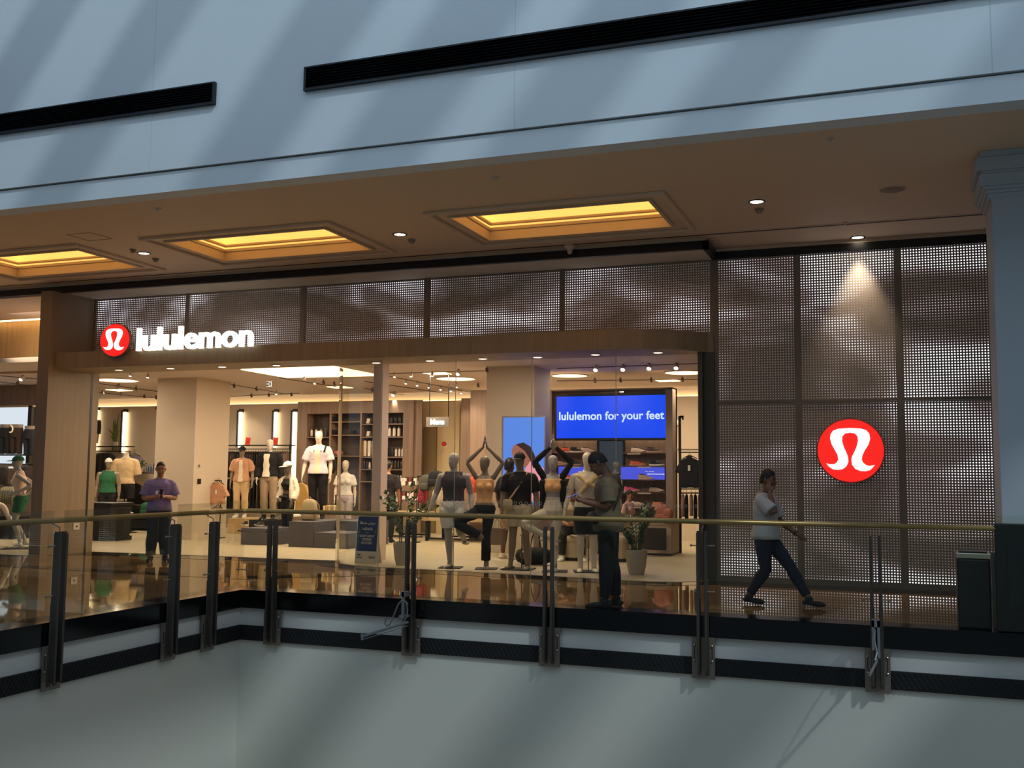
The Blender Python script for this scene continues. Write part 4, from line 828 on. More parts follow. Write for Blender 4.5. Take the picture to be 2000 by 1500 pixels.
for k, x in enumerate((712, 717, 722, 728, 734)): bottle(x, 915.5, .21, bd_ if k != 2 else bw, '%s bottle from the left in the narrow bay, fourth shelf' % ordn[k], 'bottles in the narrow bay', .028)
for k, x in enumerate((771, 777, 783)): bottle(x, 939, .16, bw, '%s small white bottle from the left on the lowest visible shelf' % ordn[k], 'small white bottles on the low shelf', .028)
for k, (x, y) in enumerate(((720, 827.5), (720, 852.5))):
    for j in range(5): tag(MB().obox((0, 0, .016), .085-.006*(j % 2), .12, .026, rz=.1*j).build('small_box', bw), '%s small white box from the bottom, %s stack' % (ordn[j], ('upper', 'lower')[k]), 'box', 'stacked small white boxes').location = yp(x, y, Yw+.12)+V(0, 0, .028*j)
for k, x in enumerate((713, 721, 729, 736)):
    p = yp(x, 891, Yw+.15); o = MB().lathe([(.045, 0), (.05, .3), (.045, .42), (.001, .43)], (0, 0, 0), 12).build('rolled_mat', (CREAM, WHITE)[k % 2], smooth=40); o.location = p; tag(o, '%s pale rolled mat from the left in the narrow bay' % ordn[k], 'mat', 'pale rolled mats')
# three tall dark compartments: folded stock
for k, (x, y, m) in enumerate(((652, 889, M('pink_cloth', (206, 120, 118), .8)), (664, 889, M('pink_cloth')), (655, 848, BLACKC), (655, 822, BLACKC), (690, 848, BLACKC))):
    o = MB().cb(0, 0, .06, .12, .2, .12).build('folded_stack', m, bevel=.02); o.location = yp(x, y, Yw+.14); tag(o, ['pink rolled towel left of its twin in the walnut shelves', 'pink rolled towel right of its twin in the walnut shelves', 'dark folded item beside the canisters, lower shelf', 'dark folded item beside the canisters, upper shelf', 'dark folded item next to the curved glass column'][k], 'folded item')

# clothes on hangers
hang_m = M('hanger_black', (22, 20, 20), .4)
def garment_shape(w_, L, th, long=False):
    # side-on hanging garment: seen along the rail; w_ across, L long, th thick
    b = MB(); rs = []
    for f, a, c in ((0, .12, .5), (.03, .5, .8), (.10, .95, 1), (.4, .92, 1.15), (1., .98, 1.1)):
        rs.append([(th/2*c*math.cos(t), w_/2*a*math.sin(t), -L*f) for t in [2*PI*j/10 for j in range(10)]])
    return b.rings(rs)
def hung(p, m, L, lab, grp, w_=.5, th=.035, rz=0, name='hanging_garment'):
    key = 'H%s%.1f%.2f' % (m.name, L, w_)
    if key not in PROTO:
        t = thing(name, lab, 'garment', p, rz, grp); garment_shape(w_, L, th).build('cloth', m, t, world=False, smooth=1); MB().tube([(0, -w_*.42, -.05), (0, 0, .02), (0, w_*.42, -.05)], .008, 6).tube([(0, 0, .02), (0, 0, .06), (0, .02, .085), (0, .035, .07)], .004, 5).build('hanger', hang_m, t, world=False); PROTO[key] = t
    else: t = dup(PROTO[key], p, rz, lab); t['group'] = grp
    return t
CN = {'cloth_charcoal': 'charcoal', 'cloth_plum': 'plum brown', 'cloth_brown': 'brown', 'black_cloth': 'black', 'cloth_slate': 'slate grey', 'cloth_taupe': 'taupe'}
def rail(name, a, b_, lab, legs=True, r=.012, z2=None):
    a, b_ = Vector(a), Vector(b_); t = thing('clothes_rail', lab, 'clothes rack', (a[0], a[1], 0), 0, 'black clothes rails')
    MB().tube([a, b_], r, 8).build('rail_bar', blackmat, t)
    for q in (a, b_):
        MB().tube([(q[0], q[1], .008), (q[0], q[1], q[2])], r, 8).build('upright', blackmat, t)
    if z2: MB().tube([(a[0], a[1], z2), (b_[0], b_[1], z2)], r, 8).build('rail_bar', blackmat, t)
    for q in (a, b_): MB().box(q[0]-.02, q[1]-.2, .008, q[0]+.02, q[1]+.2, .03).build('foot', blackmat, t)
    return t
dk = [M('cloth_charcoal', (40, 36, 36), .85), M('cloth_plum', (58, 42, 44), .85), M('cloth_brown', (74, 60, 50), .85), BLACKC, M('cloth_slate', (66, 66, 72), .85), M('cloth_taupe', (130, 108, 88), .85)]
# long back rail
Yr = 24.6; a, c = yp(404, 877, Yr), yp(566, 877, Yr)
a2, c2 = yp(404, 930, Yr), yp(566, 930, Yr); rail('r', a, c, 'long two tier black clothes rail along the back wall behind the salmon shirt mannequin', z2=a2[2]); random.seed(3)
n = 34
for k in range(n):
    x = a[0]+.08+(c[0]-a[0]-.16)*k/(n-1); m = dk[(0, 0, 1, 2, 1, 3, 0, 4)[k % 8]] if k < n-5 else dk[(4, 5, 2, 5, 5)[k-n+5]]
    hung((x, Yr, a[2]-.085), m, .72, '%s shirt on the back rail, %s from its left end' % (CN[m.name], ordn[k]), 'shirts on the back rail', .46)
b = MB(); b.box(a[0], Yr-.02, a[2]+.09, c[0], Yr+.3, a[2]+.12); b.box(a[0], Yr-.01, a[2]+.01, a[0]+.02, Yr+.01, a[2]+.09); b.box(c[0]-.02, Yr-.01, a[2]+.01, c[0], Yr+.01, a[2]+.09); tag(b.build('top_shelf', blackmat), 'thin black shelf holding the red promotion cards', 'shelf')
for k in range(24):
    x = a2[0]+.08+(c2[0]-a2[0]-.16)*k/23; m = dk[(3, 0, 3, 2, 3, 1)[k % 6]]; hung((x, Yr, a2[2]-.085), m, .9, '%s trousers on the lower back rail, %s from its left end' % (CN[m.name], ordn[k]), 'trousers on the lower back rail', .3, name='hanging_trousers')
tag(MB().cb(0, 0, 0, .16, .01, .05).build('price_card', tag_w), 'white price card on the lower back rail', 'card').location = yp(430, 918, Yr-.2)
# left rack with black shirts and a light blue shirt, far left back
Yr = 25.0; a, c = yp(183, 881, Yr), yp(254, 882, Yr)
rail('r', a, c, 'black clothes rail below the snake plant'); MB()
b = MB(); b.box(a[0]-.1, Yr-.02, yp(200, 873, Yr)[2], yp(250, 874, Yr)[0], Yr+.3, yp(200, 873, Yr)[2]+.03); b.box(a[0], Yr-.01, a[2]+.01, a[0]+.02, Yr+.01, yp(200, 873, Yr)[2]); b.box(a[0]+.7, Yr-.01, a[2]+.01, a[0]+.72, Yr+.01, yp(200, 873, Yr)[2]); tag(b.build('top_shelf', blackmat), 'thin black shelf carrying the snake plant', 'shelf')
for k in range(9): m = dk[(3, 0, 3, 3, 0, 1, 3, 0, 3)[k]]; hung((a[0]+.1+k*.07, Yr, a[2]-.085), m, .8, '%s shirt under the snake plant, %s from the left' % (CN[m.name], ordn[k]), 'black shirts under the snake plant', .46)
def front_shirt(p, m, lab, w_=.46, L=.68, rz=0, tagged=False, collar=True, sl=.2, grp=None):
    t = thing('hanging_shirt', lab, 'shirt', p, rz, grp); s = w_/2
    poly = [(-.05, -.0), (-s, -.07), (-s-.12, -sl-.10), (-s-.02, -sl-.14), (-s+.01, -.2), (-s, -L), (s, -L), (s-.01, -.2), (s+.02, -sl-.14), (s+.12, -sl-.10), (s, -.07), (.05, 0)]
    o = MB().plate(poly, -.05, .05).build('cloth', m, t, world=False); remesh(o, .014, 4, .02)
    if collar: MB().plate([(-.07, .01), (0, -.09), (.07, .01), (.03, .03), (-.03, .03)], -.058, -.045).build('collar', m, t, world=False)
    MB().tube([(-s*.8, 0, -.03), (0, 0, .05), (s*.8, 0, -.03)], .01, 6).tube([(0, 0, .05), (0, 0, .09), (.02, 0, .11), (.035, 0, .09)], .004, 5).build('hanger', hang_m, t, world=False)
    if tagged: MB().cb(0, -.07, -.22, .05, .004, .11).build('tag', tag_w, t, world=False)
    return t
front_shirt(yp(263, 889, 24.9), M('cloth_blue_grey', (128, 122, 142), .85), 'pale blue grey shirt facing out at the end of the left rail', .52, .62)
rail('r', yp(306, 883, 24.2), yp(333, 883, 24.2), 'short black rail half behind the inner column')
front_shirt(yp(322, 890, 24.2), M('cloth_dark_red', (120, 20, 22), .85), 'dark red jacket on a hanger half behind the inner column', .5, .7)
front_shirt(yp(426, 943, 20.6), M('cloth_salmon', (204, 154, 116), .85), 'salmon beige short sleeved shirt with a white tag on a front rack', .4, .5, tagged=True)
front_shirt(yp(426, 990, 20.7), M('cloth_sand', (190, 160, 120), .85), 'sand coloured shorts hanging below the salmon shirt', .3, .16, collar=False, sl=.02)
a = yp(404, 938, 20.7); rail('r', a, (a[0]+.42, a[1], a[2]), 'small black rack in front of the inner column holding the salmon shirt')
front_shirt(yp(589, 943, 22.2), M('cloth_mustard', (196, 156, 88), .85), 'long mustard coat on a hanger beside the light strip', .3, .75, collar=False, sl=.3)
front_shirt(yp(1347, 893, 21.0), M('cloth_ink', (34, 34, 40), .85), 'dark polo shirt with a tag facing out on the right hand rack', .38, .62, tagged=True)
front_shirt(yp(1318, 812, 22.3), M('cloth_blush', (226, 190, 176), .85), 'blush pink top seen edge on beside the blue screen', .06, .5, collar=False, sl=.1)
# right rack: tall black frame, bars and hanging leggings
Yr = 21.3; t = thing('clothes_rack', 'tall black frame rack with hook at the right edge of the glass', 'clothes rack', (yp(1328, 1000, Yr)[0], Yr, 0)); P = lambda x, y, Y=Yr: yp(x, y, Y)
b = MB(); x = P(1328, 900)[0]; b.box(x-.025, Yr-.02, .008, x+.025, Yr+.02, P(1328, 813)[2]); b.box(x, Yr-.02, P(1328, 816)[2], x+.08, Yr+.02, P(1328, 812)[2]); b.box(x+.05, Yr-.02, P(1328, 820)[2], x+.08, Yr+.02, P(1328, 812)[2]); b.build('upright', blackmat, t)
for y in (883.5, 955, 963): MB().tube([P(1326, y), P(1400, y)], .014, 6).build('bar', blackmat, t)
MB().box(x-.1, Yr, P(1328, 877)[2]-.02, x+1, Yr+.25, P(1328, 877)[2]).build('shelf', oak, t)
for k, (xx, m, L) in enumerate(((1334, M('cloth_rose', (190, 150, 136), .85), .46), (1341, BLACKC, .55), (1350, M('cloth_rose'), .44), (1358, BLACKC, .5), (1366, M('cloth_rose'), .46))):
    hung(P(xx, 966, Yr-.02)-V(0, 0, .0), m, L, '%s pair of leggings from the left on the right rack, %s' % (ordn[k], 'black' if m is BLACKC else 'rose'), 'leggings on the right rack', .1, .07, name='hanging_leggings')
# trousers forms in the left window
def form(px, py, m, lab, grp='trouser display forms', L=.62, w_=.19, Y=19.2, legs=2):
    t = thing('trouser_form', lab, 'display form', yp(px, py, Y), 0, grp)
    b = MB(); b.rings([[(w_*a*math.cos(q), .11*math.sin(q), z) for q in [2*PI*j/16 for j in range(16)]] for z, a in ((0, .82), (-.10, .78))]); b.build('waist_form', M('form_grey', (150, 134, 122), .5), t, world=False, smooth=40)
    b = MB(); b.rings([[(w_*a*math.cos(q), .115*math.sin(q), z) for q in [2*PI*j/16 for j in range(16)]] for z, a in ((-.08, .85), (-.2, 1.0), (-.32, .98))])
    for k in (-1, 1): b.tube([(k*w_*.48, 0, -.24), (k*w_*.5, 0, -L*.65), (k*w_*.52, .01, -L)], [w_*.52, w_*.42, w_*.36], 12)
    o = b.build('trousers', m, t, world=False); remesh(o, .012, 2, .012)
form(12, 829, M('cloth_ink'), 'black trousers on a grey hip form, leftmost at the white screen', L=.72); form(34, 829, M('cloth_umber', (64, 46, 36), .85), 'brown trousers on a grey hip form in front of the white screen', L=.72); form(60, 832, M('cloth_ink'), 'dark trousers on a hip form half hidden by the oak pillar', L=.72)
tag(MB().box(-.5, -.15, -.03, .85, .2, 0).box(-.5, .1, -1.955, -.46, .14, -.03).box(.81, .1, -1.955, .85, .14, -.03).build('display_shelf', blackmat), 'black shelf on which the trouser forms stand in the left window', 'shelf').location = yp(20, 829, 19.2)-V(0, 0, .73)
t = thing('display_ring', 'cream crescent shaped ring on the brown trousers form', 'decoration', yp(21, 838, 19.06)); MB().tube([(.06*math.cos(a), 0, .08*math.sin(a)) for a in [-2.0+.33*k for k in range(12)]], .016, 8, round_=True).build('ring', M('ring_cream', (240, 220, 170), .4, emit=(240, 220, 170), power=.5), t, world=False)
t = thing('shorts_form', 'black shorts on a grey hip form at the left end of the back wall', 'display form', yp(190, 820, 24.4)); b = MB(); b.rings([[(.13*a*math.cos(q), .1*math.sin(q), z) for q in [2*PI*j/14 for j in range(14)]] for z, a in ((0, .8), (-.06, .85))]); b.build('waist_form', M('form_grey'), t, world=False)
b = MB(); b.rings([[(.13*a*math.cos(q), .11*math.sin(q), z) for q in [2*PI*j/14 for j in range(14)]] for z, a in ((-.04, .9), (-.2, 1.05), (-.42, .95))]); b.build('shorts', BLACKC, t, world=False, smooth=40); MB().tube([(0, 0, -.4), (.0, 0, -.7)], [.08, .05], 12).build('thigh_form', M('form_grey'), t, world=False, smooth=40); MB().tube([(0, 0, 0), (0, 0, ZS-t.location[2])], .008, 6).build('hanging_rod', blackmat, t, world=False)
# rails in the left window
a = yp(-30, 905, 19.4); c = yp(74, 908, 19.4); rail('r', a, c, 'black clothes rail below the white screen in the left window')
for k, x in enumerate((6, 12, 17, 22, 26, 30, 34, 48, 53, 58)):
    p = yp(x, 950, 18.9) if 10 < x < 36 else yp(x, 913, 19.4); hung(p, M('cloth_sage', (150, 140, 110), .85) if 10 < x < 36 else dk[k % 4], .42, '%s garment from the left in the left window, %s' % (ordn[k % 7] if k < 7 else ('eighth', 'ninth', 'tenth')[k-7], 'sage green' if 10 < x < 36 else 'dark'), 'garments in the left window', .35)
a = yp(8, 947, 18.9); rail('r', a, (a[0]+.5, a[1], a[2]), 'short black rail with sage green tops in the left window')
t = thing('display_cabinet', 'low black cabinet in the left window behind the running mannequin', 'cabinet', yp(20, 1056, 18.4)); MB().box(-1.0, -.2, .004, .25, .3, .55).build('body', blackmat, t, world=False); MB().box(-1.02, -.22, .55, .27, .32, .58).build('top', M('dark_ring'), t, world=False)
# white shelf label lights
for k, (x, y) in enumerate(((22, 913),)): tag(MB().cb(0, 0, 0, .16, .02, .045).build('label_card', M('card_glow', (240, 240, 236), .4, emit=(240, 240, 236), power=.5)), 'white label card %s' % ('on the upper rail below the white screen', 'low down in the left window')[k], 'card').location = yp(x, y, 19.12)
# wooden and grey display platforms
def plat(name, x0, y0, x1, y1, z, m, lab, ang=0): o = MB().box(x0, y0, .008, x1, y1, z).build(name, m, bevel=.004); return tag(o, lab, 'platform', 'display platforms')
p, q = yp(447, 1041, 22.4), yp(494, 1041, 22.4); plat('display_platform', p[0]-.05, 22.4, q[0], 23.3, .40, wood('pale_oak', (200, 168, 120), (214, 182, 134), (.6, 9, 9)), 'pale oak block under the beige shirt mannequin')
p, q = yp(470, 1067, 19.2), yp(536, 1067, 19.2); plat('display_platform', p[0], 19.2, q[0]-.1, 20.4, .37, grey, 'low grey platform with dark trainers on top')
p, q = yp(563, 1069, 19.1), yp(612, 1069, 19.1); plat('display_platform', p[0], 19.1, q[0], 20.9, .55, grey, 'tall grey platform carrying the beige backpack')
p2 = yp(672, 1072, 19.1); plat('display_platform', q[0]+.01, 19.1, p2[0]+.1, 20.0, .33, grey, 'lower grey block joined to the right of the tall grey platform'); plat('display_platform', q[0]+.01, 20.0, p2[0]+.1, 20.9, .54, grey, 'grey block behind the lower one next to the curved glass')
plat('display_platform', yp(500, 1040, 21)[0], 20.7, yp(548, 1040, 21)[0], 21.4, .47, blackmat, 'black block under the black jacket mannequin')
# black table front left
t = thing('display_table', 'black slatted display table behind the oak pillar', 'table', yp(196, 1057, 18.7)); x0 = yp(150, 1057, 18.7)[0]-t.location[0]; x1 = yp(215, 1057, 18.7)[0]-t.location[0]
MB().box(x0, 0, .005, x1, .7, .10).box(x0, 0, .10, x1-.03, .66, .80).build('body', blackmat, t, world=False); MB().box(x0-.01, -.02, .80, x1+.02, .72, .86).build('top', black, t, world=False); MB().box(x1-.20, -.012, .14, x1-.04, .0, .55).build('print', M('dark_print', (60, 52, 46), .6), t, world=False)
# long low oak tables in the middle
def ltable(x0, x1, Y, D, z, lab):
    t = thing('low_table', lab, 'table', ((x0+x1)/2, Y, 0), 0, 'low oak tables')
    MB().box(x0, Y, z-.10, x1, Y+D, z).build('tabletop', wood('table_oak', (176, 148, 112), (190, 162, 124), (.6, 9, 9)), t, bevel=.006)
    for x in (x0+.12, x1-.12):
        for y in (Y+.08, Y+D-.08): MB().box(x-.03, y-.03, .008, x+.03, y+.03, z-.1).build('leg', blackmat, t)
    MB().box(x0+.1, Y+.05, .05, x1-.1, Y+.1, .09).box(x0+.1, Y+D-.1, .05, x1-.1, Y+D-.05, .09).build('rail', blackmat, t)
ltable(yp(822, 1050, 22.2)[0], yp(958, 1050, 22.2)[0], 22.2, 1.1, .58, 'long low oak table with black legs behind the tank top mannequin')
ltable(yp(742, 1045, 22.6)[0], yp(815, 1045, 22.6)[0], 22.6, 1.0, .66, 'short oak table behind the left potted plant')
# sock and accessory wall between shelves and passage
Ys = 23.0; random.seed(8); t = thing('peg_rack', 'black peg rack hung with socks and small accessories', 'rack', yp(790, 935, Ys+.05)); pa, pb = yp(762, 935, Ys+.05), yp(816, 935, Ys+.05)
for y in (932, 960): MB().tube([yp(762, y, Ys+.05), yp(818, y, Ys+.05)], .01, 6).build('bar', blackmat, t)
for x in (762, 818): q = yp(x, 930, Ys+.05); MB().tube([(q[0], q[1], .66), q], .015, 6).build('upright', blackmat, t)
cs = [M('cloth_wine', (96, 26, 32), .85), WHITE, BLACKC, M('cloth_wine'), tag_w, BLACKC, M('cloth_rust', (150, 60, 40), .8)]
for r_, y in enumerate((933, 961)):
    for k in range(13):
        x = 764+k*4.2; p = yp(x, y, Ys); m = cs[(k*3+r_*2) % 7]; L = .18+.07*random.random()
        t = thing('sock_pair', '%s sock pair, %s from the left, %s row of the peg rack' % ( {'cloth_wine': 'wine red', 'white_cloth': 'white', 'black_cloth': 'black', 'tag_white': 'cream', 'cloth_rust': 'rust'}[m.name], ordn[k], 'upper' if r_ == 0 else 'lower'), 'socks', p, random.uniform(-.3, .3), 'socks on the peg rack')
        MB().cb(0, 0, -L/2, .042, .03, L).build('sock', m, t, world=False, bevel=.01)
        MB().cb(0, -.018, -L*.25 if k % 3 else -L*.7, .05 if k % 3 else .085, .004, .07 if k % 3 else .09).build('card_band', tag_w if (k+r_) % 2 else m, t, world=False)
# bags hanging in the middle
def bag(px, py, Y, m, lab, w_=.28, h=.38, rz=0, z=None, grp=None):
    p = yp(px, py, Y); t = thing('backpack', lab, 'bag', p, rz, grp)
    b = MB(); b.rings([[(w_/2*a*math.copysign(abs(math.cos(q))**.6, math.cos(q)), .075*c*math.copysign(abs(math.sin(q))**.6, math.sin(q)), zz*h) for q in [2*PI*j/18 for j in range(18)]] for zz, a, c in ((0, .85, .85), (.06, .98, 1.05), (.5, 1., 1.1), (.8, .9, .9), (.95, .62, .6), (1, .3, .3))]); b.build('body', m, t, world=False, smooth=1)
    b = MB(); b.rings([[(w_/2*.8*a*math.copysign(abs(math.cos(q))**.5, math.cos(q)), -.085+.03*c*math.sin(q), zz*h) for q in [2*PI*j/14 for j in range(14)]] for zz, a, c in ((.06, .9, .9), (.1, 1, 1), (.4, 1, 1), (.45, .9, .6))]); b.build('front_pocket', m, t, world=False, smooth=1)
    MB().tube([(-.03, 0, h*.97), (-.025, 0, h*1.08), (.025, 0, h*1.08), (.03, 0, h*.97)], .008, 6).build('handle', m, t, world=False)
    for k in (-1, 1): MB().tube([(k*w_*.3, .06, h*.92), (k*w_*.45, .12, h*.7), (k*w_*.45, .1, h*.2), (k*w_*.4, .06, h*.05)], .012, 6).build('strap', m, t, world=False)
    return t
bag(831, 958, 21.4, M('bag_olive', (70, 70, 58), .7), 'olive green bag left of the hanging bags', .26, .36); bag(850, 950, 21.3, BLACKC, 'black bag hanging above the white one', .34, .36); bag(853, 981, 21.2, M('bag_cream', (216, 202, 178), .7), 'cream drawstring bag under the black bag', .2, .30); bag(825, 982, 21.5, M('bag_crimson', (140, 28, 44), .7), 'crimson bag hanging lowest beside the olive bag', .2, .36)
bag(921, 962, 21.4, M('bag_orange', (200, 74, 40), .7), 'orange red bag behind the tree pose mannequin', .26, .36); bag(965, 985, 21.5, M('bag_coral', (224, 70, 66), .7), 'coral pouch right of the tree pose mannequin', .16, .3)
a = yp(815, 930, 21.5); c = yp(972, 930, 21.5); t = rail('r', a, c, 'black rail from which the coloured bags hang')
bg = bag(604, 1008, 19.6, M('bag_beige', (168, 146, 112), .7), 'beige backpack with a dark front pocket on the tall grey platform', .38, .47); bg.location[2] = .55
bag(284, 1008, 22.45, M('bag_green', (30, 92, 60), .7), 'green backpack on the low shelf behind the man in purple', .3, .36); bag(262, 980, 23.4, BLACKC, 'large black backpack on a display behind the green vest', .42, .52); bag(299, 1008, 22.4, M('bag_terracotta', (150, 84, 66), .7), 'terracotta pouch half behind the man in purple', .16, .3)
t = thing('display_counter', 'low black counter holding bags behind the man in purple', 'counter', yp(270, 1032, 22.4)); MB().box(-1.1, 0, .008, .75, .7, .22).build('lower_deck', blackmat, t, world=False); MB().box(-1.1, .2, .22, .75, .7, .57).build('body', blackmat, t, world=False); MB().box(-1.1, .0, .57, .8, .75, .61).build('top', M('dark_ring'), t, world=False); MB().box(-1.1, .78, .008, .8, 1.3, .92).build('rear_step', blackmat, t, world=False)
bag(1292, 1034, 20.6, M('bag_tan', (176, 104, 78), .6), 'tan leather backpack on the counter by the shoe wall', .3, .35); bag(1304, 1034, 20.4, M('bag_tan'), 'small tan bag at the end of the counter by the shoe wall', .18, .28)
for o in C.objects:
    if o.get('label', '').endswith('counter by the shoe wall'): o.location[2] = .665
for k, (x, y, m, lab) in enumerate(((580, 1006, WHITE, 'white cap lying left of the beige backpack'), (622, 1008, WHITE, 'white cap lying right of the beige backpack'), (598, 1012, BLACKC, 'black cap in front of the beige backpack'))):
    t = thing('baseball_cap', lab, 'cap', zp(x, y+3, .55), k, 'caps on the grey platform'); MB().lathe([(.001, 0), (.1, 0), (.105, .03), (.06, .06), (.001, .065)], (0, 0, 0), 14).build('crown', m, t, world=False, smooth=1); MB().cb(0, -.12, .008, .14, .1, .012).build('brim', m, t, world=False, bevel=.004)
for k in range(6): tag(MB().obox((0, 0, .1), .05, .16, .2+.03*(k % 2), ry=.08*(k % 3-1)).build('pouch', (CREAM, M('cloth_mustard'), CREAM, M('bag_beige'), CREAM, M('cloth_mustard'))[k], bevel=.01), '%s small upright pouch from the left behind the caps' % ordn[k], 'pouch', 'upright pouches on the platform').location = yp(636+k*5, 1005, 20.5)*1
for k, (x, y) in enumerate(((100, 0),)): pass
# dark trainers on the low platform

front_shirt(yp(224, 985, 21.4), M('cloth_mustard'), 'mustard cloth hanging below the green vest beside the black table', .16, .34, collar=False, sl=.02)
front_shirt(yp(248, 992, 21.4), WHITE, 'white cloth hanging beside the mustard one', .16, .30, collar=False, sl=.02)
rail('r', yp(216, 980, 21.4), yp(258, 980, 21.4), 'low black rail behind the black table with two small cloths')
# ------------------------------------------------------------------ shoes
def shoe(loc, rz, m, sole, lab, grp, s=1.):
    key = 'S'+m.name
    if key in PROTO: t = dup(PROTO[key], loc, rz, lab); t['group'] = grp; t.scale = (s, s, s); return t
    t = thing('running_shoe', lab, 'shoe', loc, rz, grp); t.scale = (s, s, s); PROTO[key] = t
    # toe towards +X
    pl = [(-.14, .028), (-.12, .036), (-.04, .034), (.05, .046), (.11, .046), (.145, .030)]
    b = MB(); b.prism([(x, -w_) for x, w_ in pl]+[(x, w_) for x, w_ in reversed(pl)], 0, .03)
    for i, v in enumerate(b.v):
        if v[0] > .1: b.v[i] = (v[0], v[1], v[2]+(.016 if v[2] < .01 else .006))
        if v[0] < -.13: b.v[i] = (v[0]-.008, v[1], v[2]+.008)
    b.build('sole', sole, t, world=False, bevel=.008)
    sec = [(-.142, .02, .075, .03), (-.125, .032, .105, .03), (-.07, .034, .09, .03), (-.03, .036, .088, .03), (.02, .041, .07, .03), (.07, .045, .053, .03), (.115, .038, .042, .03), (.144, .024, .036, .03)]
    b = MB(); b.rings([[(x, w_*math.cos(q), z0+(h-z0)*max(0, math.sin(q))**.8-.004*(math.sin(q) < 0)) for q in [2*PI*j/16 for j in range(16)]] for x, w_, h, z0 in sec]); b.build('upper', m, t, world=False, smooth=1)
    b = MB(); b.tube([(-.128, 0, .104), (-.1, .026, .098), (-.05, .026, .094), (-.02, 0, .096), (-.05, -.026, .094), (-.1, -.026, .098), (-.128, 0, .104)], .007, 6); b.build('collar', M('lining', (60, 52, 50), .8), t, world=False)
    b = MB()
    for k in range(4): x = -.005+.022*k; z = .080-.0095*k; b.tube([(x, -.022, z-.006), (x+.004, 0, z+.004), (x, .022, z-.006)], .0032, 5)
    b.build('laces', sole if m.name != 'white_cloth' else M('lining'), t, world=False); return t
# shoe wall unit
YW = 21.5; P = lambda x, y, Y=YW: yp(x, y, Y); xA, xB, xC, xD, xE = P(1083, 900)[0], P(1168, 900)[0], P(1218, 900)[0], P(1304, 900)[0], P(1318, 900)[0]
t = thing('shoe_display', 'walnut shoe wall with shelves of running shoes under the blue screen', 'shelving', (xC, YW, 0))
zt2 = P(1200, 768, 21.3)[2]+.1; b = MB(); b.box(xA, YW+.05, .6, xB, YW+.12, zt2); b.box(xC, YW+.05, .6, xD, YW+.12, zt2); b.build('back_panel', oakd, t)
b = MB(); b.box(xA-.08, YW-.2, 0, xA, YW+.2, zt2); b.box(xD+.01, YW-.22, 0, xE, YW+.25, zt2); b.box(xA-.08, YW-.22, zt2-.03, xE, YW+.25, zt2); b.box(xA, YW+.12, 0, xE, YW+.25, zt2); b.build('frame', M('unit_taupe', (150, 130, 114), .5), t)
b = MB(); b.box(xB, YW+.0, .6, xC, YW+.12, zt2); b.build('mirror', M('mirror_glass', (150, 150, 152), .03, 1), t)
for x in (xB, xC): MB().box(x-.02, YW-.02, .6, x+.02, YW+.05, P(1200, 858)[2]).build('slotted_post', black, t)
SH = {}
for bay, (u, v) in enumerate(((xA, xB), (xC, xD))):
    for y in (884, 909.5, 936, 959.5, 988): z = P(1200, y, YW-.15)[2]; MB().box(u, YW-.24, z-.016, v, YW+.05, z).build('shelf', M('shelf_taupe', (128, 102, 84), .5), t); SH[y] = z
    MB().box(u, YW-.1, P(1200, 858)[2], v, YW-.04, P(1200, 858)[2]+.03).build('light_strip', M('strip_soft', (255, 236, 210), .5, emit=(255, 226, 190), power=3.5), t)
scs = M('screen_violet', (10, 12, 40), .4, emit=(76, 88, 226), power=.85)
MB().box(P(1091, 930, YW-.26)[0], YW-.27, SH[936]+.003, xB-.02, YW-.255, SH[936]+.26).build('left_display', scs, t); o = MB().box(xC+.01, YW-.27, SH[936]+.003, xD-.01, YW-.255, SH[936]+.26).build('right_display', scs, t)
wv = M('display_white', (220, 226, 255), .4, emit=(220, 226, 255), power=.8)
text('display_caption', 'For running', .05, wv, t, (P(1269, 921, YW-.28)[0], YW-.272, P(1269, 921, YW-.28)[2]), fit=(.18, .028), extrude=.0008); q = P(1281, 926, YW-.28); b = MB(); [b.box(q[0]-.18+k*.062, YW-.274, q[2]-.007, q[0]-.18+k*.062+.05, YW-.272, q[2]+.007) for k in range(6)]; b.build('display_fine_print', wv, t)
SC_ = dict(orange=(230, 90, 50), black=(26, 24, 26), blush=(222, 190, 176), beige=(196, 170, 140), navy=(40, 44, 56), red=(214, 60, 66), lime=(190, 220, 50), cream=(228, 208, 182), brown=(86, 66, 60), coral=(240, 110, 70), pink=(228, 80, 130), tan=(206, 140, 90), sand=(200, 180, 150))
ms = {k: M('shoe_'+k, v, .7) for k, v in SC_.items()}; ss = {'orange': M('sole_pale', (214, 180, 160), .6), 'black': WHITE, 'coral': M('sole_coral', (230, 150, 120), .6)}
L_ = [(1110, 884, 'orange', 'orange running shoe on the top shelf left of the mirror'), (1128, 884, 'black', 'black shoe with white sole between orange and blush shoes'), (1149, 884, 'blush', 'blush shoe next to the mirror on the top shelf'), (1096, 909.5, 'beige', 'beige shoe half behind the raised arms, second shelf'), (1124, 909.5, 'navy', 'dark navy shoe above the left violet display'), (1109, 936, 'red', 'red shoe standing before the left violet display'), (1110, 959.5, 'lime', 'lime yellow shoe under the left violet display'), (1094, 988, 'blush', 'blush shoe on the lowest left shelf by the seated man'),
      (1247, 884, 'cream', 'cream shoe on the top shelf right of the mirror'), (1278, 884, 'brown', 'dark brown shoe on the top shelf near the frame'), (1246, 909.5, 'coral', 'coral shoe on the second shelf right of the mirror'), (1283, 909.5, 'black', 'black shoe above the right violet display'), (1262, 936, 'beige', 'beige shoe in front of the words on the right violet display'), (1234, 959.5, 'pink', 'bright pink shoe under the right violet display'), (1283, 959.5, 'sand', 'sand coloured shoe right of the bright pink one'), (1248, 988, 'cream', 'cream shoe on the lowest right shelf'), (1289, 988, 'tan', 'tan orange shoe on the lowest right shelf')]
